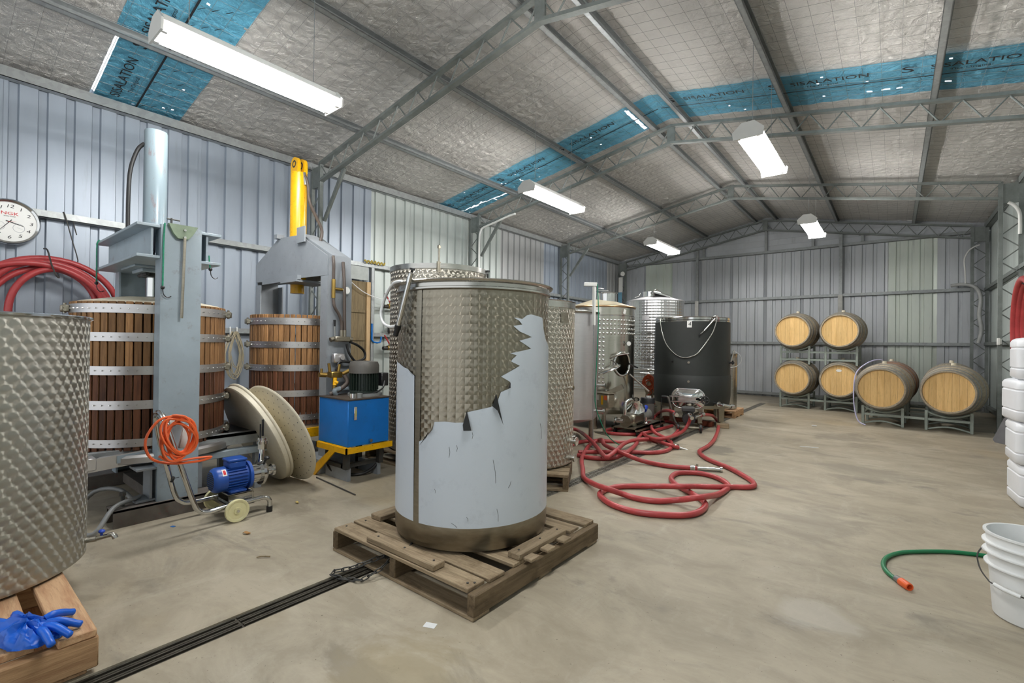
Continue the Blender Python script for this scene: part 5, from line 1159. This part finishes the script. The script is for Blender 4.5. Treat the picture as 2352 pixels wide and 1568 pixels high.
solo('hanging_rope', MB().tube([(-5.66, 4.50, 1.62), (-5.65, 4.49, 1.2), (-5.64, 4.50, .95), (-5.64, 4.52, .6), (-5.66, 4.48, .45)], .012, 6), paint('tan_rope', (140, 122, 92), .8), 'tan rope hanging over the valve pipes', 'rope')
# conduit on the second column
solo('white_conduit', MB().tube([(-5.53, 5.99, 1.3), (-5.53, 5.97, 2.2), (-5.53, 5.97, 2.85), (-5.52, 5.99, 3.02), (-5.46, 6.0, 3.08), (-5.2, 6.0, 3.13), (-4.9, 6.0, 3.19), (-4.78, 6.0, 3.2)], .018, 10), LAMPW, 'white conduit climbing the column and bending along the rafter', 'conduit')
solo('corner_lamp', MB().cyl((-5.62, 11.6, 2.98), (-5.56, 11.55, 2.98), .05, .06, 16).box(-5.70, -5.60, 11.6, 11.64, 2.5, 2.9), LAMPW, 'small white round lamp in the far corner', 'lamp')
solo('blue_offcut', MB().box(-5.70, -5.60, 11.58, 11.6, 0, 2.5),  paint('blue_offcut', (120, 170, 196), .5), 'pale blue strip of sheet hanging in the far corner', 'panel')
# ---------------------------------------------------------------- barrels on racks
def barrel(label, loc, rz, body_mat, plate=False, bung=True):
    t = thing('wine_barrel', label, 'barrel', loc, rz, 'oak wine barrels on steel racks')
    L, RH, RB = .475, .279, .345
    rad = lambda v: RB - (RB - RH) * (abs(v) / L) ** 1.9
    RX = Matrix.Rotation(-PI / 2, 4, 'X')
    prof = [(RH - .022, -L + .03), (RH - .016, -L), (RH, -L)] + [(rad(-L + 2 * L * i / 18), -L + 2 * L * i / 18) for i in range(1, 18)] + [(RH, L), (RH - .016, L), (RH - .022, L - .03)]
    part('body', MB().at(M=RX).lathe(prof, 48), body_mat, t, sharp=50)
    for v in (-.445, -.35, -.17, .17, .35, .445):
        a, b = v - .018, v + .018
        part('hoop', MB().at(M=RX).lathe([(rad(a) + .0005, a), (rad(a) + .003, a), (rad(v) + .0035, v), (rad(b) + .003, b), (rad(b) + .0005, b)], 48), HOOP, t)
    for e in (-1, 1):
        xs = [-.262, -.19, -.115, -.038, .04, .112, .188, .262]
        for xa, xb in zip(xs, xs[1:]):
            r_ = .262; pl = []
            for k in range(7): x = xa + .0008 + (xb - xa - .0016) * k / 6; pl.append((x, math.sqrt(max(r_ * r_ - x * x, 1e-6))))
            pl += [(x, -z) for x, z in pl[::-1]]
            part('head_board', MB().prism(pl, 'y', e * (L - .028), e * (L - .045 - R.uniform(0, .001))), BHEAD, t)
    part('bung', MB().cyl((0, 0, RB - .005), (0, 0, RB + .035), .03, .026, 14), CREAM, t)
    if plate: part('maker_plate', MB().at(.0, -L + .0265, .17).prism([(.042 * math.cos(2 * PI * i / 20), .022 * math.sin(2 * PI * i / 20)) for i in range(20)], 'y', 0, .0015), LAMPW, t)
    return t
b0 = barrel('oak barrel in the upper row of the stack, nearer the slim ribbed tank', (-1.40, 10.32, 1.40), -.06, BWOOD)
def more(label, loc, rz=-.06):
    o = copy_tree(b0); o.location = loc; o.rotation_euler = (0, 0, rz); o['label'] = label; return o
more('oak barrel in the upper row of the stack, nearer the corner column', (-.70, 10.34, 1.40))
more('oak barrel in the lower row of the stack, nearer the slim ribbed tank', (-1.40, 10.32, .545))
barrel('lower-row oak barrel in the stack with an oval white plate on its head', (-.70, 10.34, .545), -.06, BWOOD, True)
more('grey-brown oak barrel with a milky tube at its bung, on the low rack', (-.10, 8.93, .54), -.08)
more('grey-brown oak barrel at the end of the low rack, closest to the corner column', (.65, 8.92, .54), -.19)
barrel('red-stained oak barrel behind the one with the milky tube', (-.02, 9.93, .555), -.06, BWOODR)
more('oak barrel at the back of the low racks beside the corner column', (.70, 9.92, .555), -.1)
RACKM = paint('green_grey_rack_steel', (156, 166, 158), .5, .15, .12, 6, dirt=(104, 100, 90), dirt_amt=.4)
def rack(label, loc, rz, z0, top, rails, arch, c=(-.35, .35), dip=.07):
    t = thing('barrel_rack', label, 'barrel rack', loc, rz, 'steel barrel racks')
    for y in (-.28, .28):
        for cx in c:
            for s in (-1, 1): part('leg', MB().box(cx + s * .225 - .017, cx + s * .225 + .017, y - .022, y + .022, z0, top, .003), RACKM, t)
            part('saddle', MB().tube([(cx - .225, y, top - .012), (cx - .13, y, top - .012 - dip * .62), (cx, y, top - .012 - dip), (cx + .13, y, top - .012 - dip * .62), (cx + .225, y, top - .012)], .014, 6), RACKM, t)
            if arch: part('arch', MB().tube([(cx - .225, y, z0 + .012), (cx - .11, y, z0 + .045), (cx, y, z0 + .06), (cx + .11, y, z0 + .045), (cx + .225, y, z0 + .012)], .012, 6), RACKM, t)
        for z in rails: part('rail', MB().box(c[0] - .225, c[1] + .225, y - .016, y + .016, z - .016, z + .016), RACKM, t)
    for cx in c:
        for s in (-1, 1): part('side_bar', MB().box(cx + s * .225 - .014, cx + s * .225 + .014, -.28, .28, rails[0] - .014, rails[0] + .014), RACKM, t)
    return t
rack('steel rack on the floor under the stacked barrels', (-1.05, 10.33, 0), -.03, 0, .28, (.16,), True)
rack('steel rack between the two layers of stacked barrels', (-1.05, 10.33, 0), -.03, .80, 1.135, (.885, 1.02), False)
rack('low green-grey rack under the barrel with the milky tube', (.25, 8.93, 0), -.06, 0, .27, (.15,), True)
rack('low green-grey rack behind, in the corner beside the column', (.32, 9.93, 0), -.04, 0, .285, (.16,), True)
solo('clear_tube', MB().tube([(-.125, 8.93, .92), (-.15, 8.9, .94), (-.28, 8.8, .9), (-.42, 8.68, .75), (-.45, 8.62, .5), (-.44, 8.58, .25), (-.39, 8.5, .06), (-.30, 8.44, .014)], .009, 8), paint('milky_clear_tube', (186, 184, 214), .25), 'thin milky tube running from the barrel bung to the floor', 'tube')

# ---------------------------------------------------------------- red floor hoses
def hose(label, pts, r=.0205):
    t = thing('wine_hose', label, 'hose', (0, 0, 0))
    P = [(x, y, z - (.031 - r)) for x, y, z in pts]
    part('hose_body', MB().tube(P, r, 12, sub=4), HOSE, t)
    return t
def ferrule(par, p, d, l=.17, r=.017, flange=.027):
    p = Vector(p) - Vector((0, 0, .0105)); d = Vector(d).normalized()
    f_ = part('hose_fitting', MB().cyl(p - d * .06, p - d * .02, .0235, n=14).cyl(p - d * .03, p + d * l, r, n=14).cyl(p + d * l, p + d * (l + .018), flange, n=18).cyl(p + d * (l + .0185), p + d * (l + .019), flange * .6, n=14), CHROME, par)
    part('hose_clamp', MB().cyl(p - d * .05, p - d * .028, .026, n=14).box(p.x - .009, p.x + .009, p.y - .009, p.y + .009, p.z + .018, p.z + .034), STEEL, f_)
A = [(-1.94,6.34,0.22),(-1.93,6.6,0.2),(-1.93,6.87,0.15),(-1.9,6.99,0.05),(-1.76,6.47,0.031),(-1.61,5.76,0.031),(-1.56,5.34,0.031),(-1.55,5.04,0.031),(-1.44,4.82,0.031),(-1.31,4.68,0.031),(-1.13,4.53,0.031),(-0.97,4.34,0.031),(-0.88,4.21,0.031),(-0.84,4.09,0.031),(-0.87,4.01,0.031),(-0.97,3.93,0.031),(-1.04,3.74,0.06),(-1.14,3.67,0.06),(-1.21,3.52,0.08),(-1.41,3.53,0.04),(-1.55,3.45,0.031),(-1.64,3.35,0.031),(-1.67,3.2,0.031),(-1.64,3.08,0.031),(-1.51,2.97,0.031),(-1.39,2.93,0.031),(-1.28,2.93,0.031),(-1.16,2.98,0.031),(-1.05,3.06,0.031),(-0.99,3.16,0.031),(-0.98,3.3,0.031),(-1.02,3.43,0.031),(-1.14,3.56,0.03),(-1.25,3.65,0.031),(-1.34,3.74,0.031),(-1.41,3.86,0.031),(-1.43,4.02,0.031),(-1.39,4.1,0.031),(-1.29,4.17,0.031),(-1.18,4.16,0.031),(-1.07,4.08,0.031),(-1.0,3.99,0.02),(-0.98,3.81,0.031),(-0.99,3.62,0.04),(-1.02,3.31,0.09),(-1.17,3.31,0.04),(-1.29,3.22,0.031),(-1.41,3.19,0.031),(-1.52,3.19,0.04),(-1.59,3.08,0.09),(-1.74,3.2,0.06),(-1.95,3.39,0.031),(-2.09,3.61,0.031),(-2.29,3.93,0.031),(-2.44,4.26,0.031),(-2.57,4.6,0.031),(-2.56,4.76,0.05),(-2.44,4.62,0.09),(-2.31,4.42,0.09),(-2.07,4.21,0.1),(-1.9,4.15,0.08),(-1.8,4.22,0.04),(-1.6,4.23,0.031),(-1.47,4.27,0.031),(-1.35,4.33,0.031)]
B = [(-1.96,6.02,0.24),(-2.0,6.09,0.16),(-2.03,6.02,0.07),(-2.0,5.69,0.06),(-1.96,5.21,0.09),(-2.05,5.11,0.08),(-2.24,5.35,0.05),(-2.39,5.56,0.031),(-2.32,5.28,0.031),(-2.15,4.83,0.05),(-2.02,4.33,0.07),(-2.08,4.24,0.031),(-2.13,4.11,0.031),(-2.25,4.04,0.031),(-2.4,4.05,0.031)]
C = [(-3.11,4.97,0.1),(-3.05,5.13,0.05),(-2.62,4.61,0.1),(-2.4,4.4,0.07),(-2.06,3.95,0.09),(-2.04,4.0,0.09),(-2.08,4.24,0.1),(-2.18,4.62,0.09),(-2.2,4.89,0.08),(-2.17,5.12,0.06),(-2.12,5.26,0.031),(-1.85,5.0,0.06),(-1.78,5.07,0.031)]
D = [(-2.09,5.86,0.27),(-2.19,6.04,0.27),(-2.39,6.34,0.24),(-2.63,6.69,0.15),(-2.7,6.67,0.06),(-2.4,5.85,0.09),(-2.25,5.6,0.06),(-2.13,5.55,0.03),(-1.97,5.35,0.031),(-1.87,5.13,0.031),(-1.82,4.89,0.031),(-1.88,4.67,0.031),(-2.1,4.51,0.03),(-2.34,4.3,0.031),(-2.46,4.16,0.031)]
E = [(-2.66,4.25,0.04),(-2.71,4.56,0.031),(-2.66,4.75,0.03),(-2.51,4.86,0.031),(-2.37,4.97,0.02),(-2.28,5.19,0.02),(-2.11,5.35,0.03),(-2.02,5.47,0.05),(-2.09,5.89,0.04),(-2.2,6.27,0.031),(-2.35,6.6,0.031),(-2.48,6.72,0.031),(-2.6,6.66,0.031),(-2.49,5.93,0.1),(-2.71,6.0,0.031),(-2.8,5.71,0.031),(-2.83,5.53,0.031),(-2.81,5.39,0.031),(-2.73,5.32,0.031),(-2.59,5.36,0.031),(-2.46,5.47,0.031),(-2.36,5.69,0.04),(-2.35,6.08,0.031),(-2.33,6.4,0.031)]
hA = hose('longest red hose, looping widest across the floor with a steel nozzle end', A)
ferrule(hA, A[-1], Vector(A[-1]) - Vector(A[-2]), .19); ferrule(hA, A[0], (-.5, -.75, -.25), .11, .013, .02)
hB = hose('red hose leading from the black pump outlet across the drain', B)
ferrule(hB, B[0], (-.4, .6, .2), .04, .02, .024)
hC = hose('pinkish red hose rising over the others to a thin steel tip', C); ferrule(hC, C[-1], Vector(C[-1]) - Vector(C[-2]), .09, .012, .012)
hD = hose('red hose arching from the black pump inlet and curling back over the drain', D); ferrule(hD, D[0], Vector(D[0]) - Vector(D[1]), .05, .017, .024)
hE = hose('red hose lying farthest back, looping in front of the must pump', E)

# ---------------------------------------------------------------- black cart pump
cp = thing('cart_pump', 'small black pump on a two-wheeled cart with a tall bent handle, before the black tank', 'pump', (-2.07, 6.28, 0), .35)
part('motor', MB().cyl((0, -.13, .17), (0, .06, .17), .075, n=24).cyl((0, .06, .17), (0, .13, .17), .06, n=20), BLACKP, cp)
mfn = MB()
for i in range(20): t = 2 * PI * i / 20; mfn.at(0, 0, .17, 0, 0, t).box(.07, .084, -.10, .05, -.002, .002)
part('cooling_fins', mfn, BLACKP, cp)
part('switch_box', MB().box(-.09, .07, -.1, .06, .255, .315, .012), paint('charcoal_box', (56, 56, 56), .5), cp)
part('pump_head', MB().cyl((0, .12, .18), (0, .18, .18), .05, n=20).cyl((.06, .15, .2), (.13, .12, .24), .022), STEELD, cp)
part('cart_tube', MB().tube([(.12, -.15, .07), (.12, .16, .07), (-.12, .16, .07), (-.12, -.15, .07)], .014, 8, closed=True, sub=2), STEELD, cp)
part('handle', MB().tube([(-.14, .16, .06), (-.172, .169, .1), (-.213, .172, .24), (-.252, .169, .385), (-.267, .171, .41), (-.30, .17, .415), (-.33, .17, .415)], .0145, 8), paint('worn_handle', (112, 108, 100), .45, .4), cp)
part('grip', MB().cyl((-.275, .171, .413), (-.345, .17, .415), .019), BLACK, cp)
for x in (-.13, .14):
    w = part('wheel', MB().at(x, -.12, .055, 0, 0, PI / 2).lathe([(0, -.014), (.04, -.014), (.052, -.014), (.055, -.006), (.055, .006), (.052, .014), (.04, .014), (0, .014)], 28), BLACK, cp)
    part('hub', MB().cyl((x - .018, -.12, .055), (x + .018, -.12, .055), .024), paint('red_hub', (196, 40, 44), .4), w)
solo('floor_stake', MB().cyl((-2.36, 6.07, .0), (-2.36, 6.07, .05), .022, .006).cyl((-2.36, 6.07, .04), (-2.36, 6.07, .42), .004), BLACK, 'thin black rod on a cone foot standing among the red hoses', 'rod')

# ---------------------------------------------------------------- must pump with control box, canister, cable trolley
mp = thing('must_pump', 'stainless must pump with grey motor on a low cart between the satin and black tanks', 'pump', (-2.56, 5.83, 0), .0)
part('cart_frame', MB().box(-.17, .17, -.42, .42, .085, .10).box(-.17, -.14, -.42, .46, .06, .1).box(.14, .17, -.42, .46, .06, .1), STEELD, mp)
for x, y in ((-.15, -.36), (.15, -.36), (-.15, .4), (.15, .4)): part('caster', MB().cyl((x - .012, y, .032), (x + .012, y, .032), .032).box(x - .016, x + .016, y - .012, y + .012, .04, .065), BLACK, mp)
part('motor', MB().cyl((0, .0, .19), (0, .26, .19), .075, n=24).cyl((0, .26, .19), (0, .30, .19), .05, n=18).cyl((0, -.03, .19), (0, 0, .19), .095, n=24), paint('grey_motor', (136, 136, 130), .45), mp)
part('pump_housing', MB().box(-.09, .09, -.33, -.03, .13, .25, .02).cyl((0, -.40, .17), (0, -.30, .17), .075, n=20).cyl((0, -.18, .1), (0, -.18, .13), .05), STEELD, mp)
part('elbow_pipe', MB().tube([(-.02, -.36, .1), (-.02, -.36, .35), (-.01, -.33, .41), (.02, -.27, .43)], .022, 10), CHROME, mp)
hp_ = part('hopper', MB().at(.06, -.22, .36, 0, .5, .3).lathe([(.04, .09), (.055, .06), (.06, .04), (.11, -.04), (.12, -.05), (.115, -.055), (.05, .03), (.03, .09)], 8), CHROME, mp)
part('inlet_flange', MB().cyl((-.12, -.40, .17), (-.02, -.40, .17), .03).cyl((-.13, -.40, .17), (-.115, -.40, .17), .045), CHROME, mp)
part('blue_cap', MB().cyl((.06, .04, .27), (.06, .10, .31), .03, .024), paint('blue_cap', (38, 70, 180), .4), mp)
part('drain_bulb', MB().ball((.13, -.08, .12), .03).cyl((.13, -.08, .15), (.13, -.08, .2), .015), CHROME, mp)
cx = thing('control_box', 'grey steel control box with yellow and orange stickers beside the must pump', 'control box', (-2.79, 5.33, .0), -.3)
part('case', MB().box(-.11, .12, -.06, .06, .33, .505, .012), STEELD, cx)
part('lid', MB().box(-.12, .13, -.07, .07, .505, .515, .002), STEELD, cx)
part('yellow_sticker', MB().box(.0, .035, -.0615, -.060, .37, .48), YELLOW, cx); part('orange_sticker', MB().box(.05, .1, -.0615, -.06, .43, .485), ORANGE, cx)
part('pale_plate', MB().box(-.09, -.04, -.0615, -.06, .42, .48), STEELB, cx)
part('stand', MB().cyl((0, 0, 0), (0, 0, .33), .02).box(-.1, .1, -.06, .06, 0, .01), STEELD, cx)
cn = thing('filter_canister', 'clear grey filter canister with dark lid beyond the must pump', 'canister', (-2.73, 6.52, .0))
part('jar', MB().lathe([(0, .0), (.085, .0), (.09, .02), (.095, .29), (0, .29)], 28), paint('smoky_jar', (126, 124, 120), .25, .2), cn)
part('lid', MB().lathe([(.1, .285), (.1, .34), (.092, .36), (0, .362)], 28), paint('smoky_lid', (56, 56, 58), .35), cn)
part('lid_knob', MB().cyl((0, 0, .36), (0, 0, .385), .025).cyl((.05, -.03, .36), (.05, -.03, .39), .012), LAMPW, cn)
ct = thing('cable_trolley', 'worn metal trolley draped with an orange cable bundle, between the tall and black tanks', 'trolley', (-3.02, 7.28, 0), .2)
part('column', MB().lathe([(0, .13), (.085, .13), (.07, .2), (.06, .35), (.085, .42), (.05, .5), (.03, .6), (0, .64)], 20), paint('worn_beige_metal', (150, 136, 112), .5, .3, .15, 8, dirt=(140, 84, 60)), ct)
part('base', MB().box(-.12, .12, -.1, .1, .04, .14, .006), STEELD, ct)
part('crossbar', MB().cyl((-.15, -.04, .665), (.15, .02, .64), .012), CHROME, ct)
part('side_motor', MB().cyl((.08, .08, .26), (.26, .1, .26), .075, n=20).cyl((.05, .03, .33), (.2, .03, .36), .02), BLACKP, ct)
for x, y in ((.18, -.05), (-.1, .1)): part('wheel', MB().cyl((x - .015, y, .055), (x + .015, y, .055), .055, n=20), BLACK, ct)
oc = MB()
for k in range(12):
    a0 = R.uniform(0, 6); rx = R.uniform(.045, .1); rz_ = R.uniform(.07, .12); zc = R.uniform(.46, .55)
    oc.tube([(rx * math.cos(2 * PI * i / 12 + a0), -.07 + R.uniform(-.02, .02), zc + rz_ * math.sin(2 * PI * i / 12 + a0)) for i in range(12)], .0075, 5, closed=True, sub=2)
oc.tube([(.02, -.07, .42), (.05, -.08, .36), (-.03, -.08, .31), (.02, -.085, .35)], .0075, 5).tube([(.06, -.06, .45), (.1, -.08, .3), (.1, -.08, .2), (.07, -.09, .16)], .0075, 5)
solo('cable_bundle', oc, paint('dull_orange_cable', (196, 84, 44), .45), 'tangled dull orange cable hung on the worn trolley by the black tank', 'cable', loc=(-3.02, 7.28, 0), rz=.2)

# ---------------------------------------------------------------- barrel-side foreground: drums, hose, bucket, scoop
DR = paint('white_drum_plastic', (230, 232, 236), .38, 0, .03)
def drum(label, loc, rz):
    t = thing('plastic_drum', label, 'drum', loc, rz, 'stacked white plastic drums'); w, h = .2, .297
    b = MB()
    def sq(rad, z): return [(math.copysign(rad - .055, math.cos(a)) + .055 * math.cos(a), math.copysign(rad - .055, math.sin(a)) + .055 * math.sin(a), z) for a in [2 * PI * (i + .5) / 32 for i in range(32)]]
    rows = [(.15, .0), (.19, .003), (.2, .016), (.2, .07), (.194, .075), (.194, .082), (.2, .087), (.2, .215), (.194, .22), (.194, .228), (.2, .233), (.2, .265), (.19, .285), (.17, .297), (.02, .297)]
    b.grid(lambda i, j: sq(*rows[j])[i % 32], 32, len(rows) - 1); part('body', b, DR, t, sharp=50)
    part('neck_cap', MB().cyl((.1, -.1, .287), (.1, -.1, .2975), .04, n=18), DR, t)
    return t
d0 = drum('white plastic drum at the bottom of the stack', (.885, 5.02, 0), .06)
for l, dx, z, rz in (('white plastic drum second from the floor in the stack', -.015, .298, .02), ('white plastic drum third from the floor in the stack', -.025, .596, .1), ('white plastic drum at the top of the stack', .0, .894, -.03)):
    o = copy_tree(d0); o.location = (.885 + dx, 5.02, z); o.rotation_euler = (0, 0, rz); o['label'] = l
hc = MB()
for k in range(4):
    hc.tube([(1.06 + .035 * k - .02 * math.sin(2 * PI * i / 24), 7.12 + (.58 - .03 * k) * math.cos(2 * PI * i / 24), 1.22 + (.62 - .02 * k) * math.sin(2 * PI * i / 24)) for i in range(24)], .034, 10, closed=True, sub=2)
solo('hose_coil', hc, HOSE, 'thick red hose coil hanging behind the white plastic drums', 'hose')
solo('wall_hook', MB().tube([(1.29, 7.1, 1.9), (1.2, 7.1, 1.9), (1.15, 7.1, 1.79), (1.08, 7.1, 1.765), (1.03, 7.1, 1.80)], .01, 6, sub=3), DARKSTEEL, 'dark steel hook on the corrugated wall carrying the red hose coil', 'hook')
scp = thing('grain_scoop', 'dull grey shovel blade leaning by the column behind the white drums', 'shovel', (1.03, 7.95, 0), 0)
blade = [(-.17, .03), (-.13, 0), (.1, 0), (.17, .06), (.19, .3), (.12, .40), (.02, .44), (-.06, .43), (-.13, .3)]
b = MB().at(M=Matrix.Rotation(-.95, 4, 'Z') @ Matrix.Rotation(-.32, 4, 'X')); b.prism(blade, 'y', 0, .012)
part('blade', b, paint('dull_shovel_steel', (96, 96, 98), .5, .4), scp)
part('shaft', MB().at(M=Matrix.Rotation(-.95, 4, 'Z') @ Matrix.Rotation(-.32, 4, 'X')).cyl((0, .02, .40), (0, .02, .95), .016), DARKSTEEL, scp)
solo('switch_box', MB().box(1.06, 1.085, 8.80, 8.88, 1.17, 1.26, .003).box(1.085, 1.10, 8.82, 8.90, 1.18, 1.25), LAMPW, 'small white junction box on the lattice column', 'junction box')
CON = paint('grey_conduit_plastic', (176, 178, 176), .45)
solo('grey_conduit', MB().tube([(.82, 11.83, 2.27), (.98, 11.75, 2.28), (1.13, 11.66, 2.2), (1.19, 11.62, 2.0), (1.17, 11.62, 1.72), (1.2, 11.62, 1.45), (1.16, 11.62, 1.22)], .03, 8), CON, 'grey corrugated conduit drooping down the corner column', 'conduit')
solo('thin_cable', MB().tube([(1.17, 11.64, 2.95), (1.05, 11.64, 2.88), (.98, 11.66, 2.72), (.99, 11.66, 2.5), (1.0, 11.7, 2.29)], .012, 6), LAMPW, 'thin pale cable running down the corner column to the conduit', 'cable')
solo('white_elbow', MB().tube([(1.15, 8.82, 3.02), (1.2, 8.82, 2.98), (1.25, 8.82, 2.88), (1.26, 8.83, 2.72), (1.26, 8.84, 2.6)], .02, 8), LAMPW, 'white plastic elbow pipe high on the lattice column', 'pipe')
bk = thing('plastic_bucket', 'white plastic bucket with wire handle, cut off by the frame edge', 'bucket', (.452, 2.85, 0))
rb, rt, hb = .118, .142, .345
r_ = lambda z: rb + (rt - rb) * z / hb
prof = [(0, .004), (rb - .006, .0), (rb, .006)]
for z0 in (.215, .265, .305): prof += [(r_(z0 - .012), z0 - .012), (r_(z0) + .013, z0 - .008), (r_(z0) + .013, z0 - .003), (r_(z0), z0)]
prof += [(rt, hb - .012), (rt + .007, hb - .008), (rt + .007, hb), (rt - .004, hb), (rt - .006, hb - .01), (rb - .004, .01), (0, .01)]
part('body', MB().lathe(prof, 64), WHITEP, bk)
def bp_(a, z, d): return ((r_(z) + d) * math.cos(a), (r_(z) + d) * math.sin(a), z)
A0 = math.radians(160)
part('handle_lug', MB().ball(bp_(A0, .245, .008), .014), WHITEP, bk)
hw = part('wire_handle', MB().tube([bp_(A0, .25, .014), bp_(A0 + .06, .235, .024), bp_(A0 + .2, .21, .032), bp_(A0 + .5, .175, .03), bp_(A0 + .8, .152, .028), bp_(A0 + 1.0, .146, .028), bp_(A0 + 1.7, .136, .028), bp_(A0 + 2.2, .15, .028), bp_(A0 + 2.8, .2, .026), bp_(A0 + 3.1, .25, .014)], .0028, 6), DARKSTEEL, bk)
part('handle_grip', MB().tube([bp_(A0 + 1.0, .146, .028), bp_(A0 + 1.25, .142, .028), bp_(A0 + 1.55, .1375, .028)], .0085, 8), WHITEP, hw)
gh = thing('garden_hose', 'green garden hose with orange end fitting on the floor by the bucket', 'hose', (0, 0, 0))
G = [(.035, 2.885, .013)] + [(x, y, .011) for x, y in ((.025, 2.899), (-.012, 2.962), (-.032, 3.053), (-.021, 3.171), (.031, 3.29), (.114, 3.382), (.224, 3.476), (.331, 3.532), (.43, 3.556), (.6, 3.56), (.9, 3.5))]
part('hose_body', MB().tube(G, .0105, 10), GREENHOSE, gh)
d = Vector((.55, -.83, 0)).normalized(); p = Vector((.03, 2.89, .016))
part('grey_collar', MB().cyl(p - d * .02, p + d * .012, .0155, n=16), paint('grey_plastic', (120, 118, 116), .45), gh)
ft_ = part('orange_fitting', MB().at(M=Matrix.Translation(p + d * .01) @ d.to_track_quat('Z', 'Y').to_matrix().to_4x4()).lathe([(0, .03), (.012, .03), (.012, .055), (.0165, .055), (.018, .05), (.018, 0), (.014, -.004), (0, -.004)], 24), ORANGE, gh)

# ---------------------------------------------------------------- floor litter
def leaf(label, x, y, rz, l, col, cat='leaf'):
    b = MB().grid(lambda i, j: (l * (i / 8 - .5), l * .22 * math.sin(PI * i / 8) * (j / 2 - .5) * 2, .003 + .01 * abs(j - 1) * math.sin(PI * i / 8) + .004 * math.sin(i)), 8, 2)
    solo('dry_leaf', b, paint('dry_leaf_%d' % col[0], col, .7), label, cat, loc=(x, y, 0), rz=rz)
leaf('curled tan dry leaf on the floor before the pump trolley', -2.86, 1.18, .5, .055, (176, 134, 82))
leaf('small yellowish leaf on the floor beside the cream plates', -3.15, 1.62, .2, .04, (196, 176, 108))
solo('wood_splinter', MB().tube([(-2.5, 1.08, .006), (-2.49, 1.1, .008), (-2.46, 1.13, .006)], .003, 5), DULLW, 'small brown splinter on the floor before the grey pallet', 'splinter')
solo('paper_scrap', MB().at(-1.40, 1.26, 0, .4).box(-.024, .024, -.016, .016, .0, .0015), WHITEP, 'scrap of white paper on the floor by the pallet corner', 'paper')
solo('white_strip', MB().at(-.72, 6.18, 0, .35).box(-.09, .09, -.006, .006, 0, .006), WHITEP, 'thin white strip lying on the open floor before the barrels', 'strip')
solo('white_scrap', MB().at(-.86, 7.9, 0, .2).box(-.03, .03, -.02, .02, 0, .012, .003), WHITEP, 'small white scrap on the floor before the stacked barrels', 'scrap')
solo('steel_rod', MB().cyl((-3.62, 2.02, .006), (-3.0, 1.97, .006), .005, n=6), DARKSTEEL, 'thin dark rod on the floor by the cream plates', 'rod')
solo('blue_scrap', MB().at(-3.30, .95, 0, .4).box(-.012, .012, -.008, .008, 0, .002), BLUE, 'tiny blue scrap on the floor under the trolley handle', 'scrap')
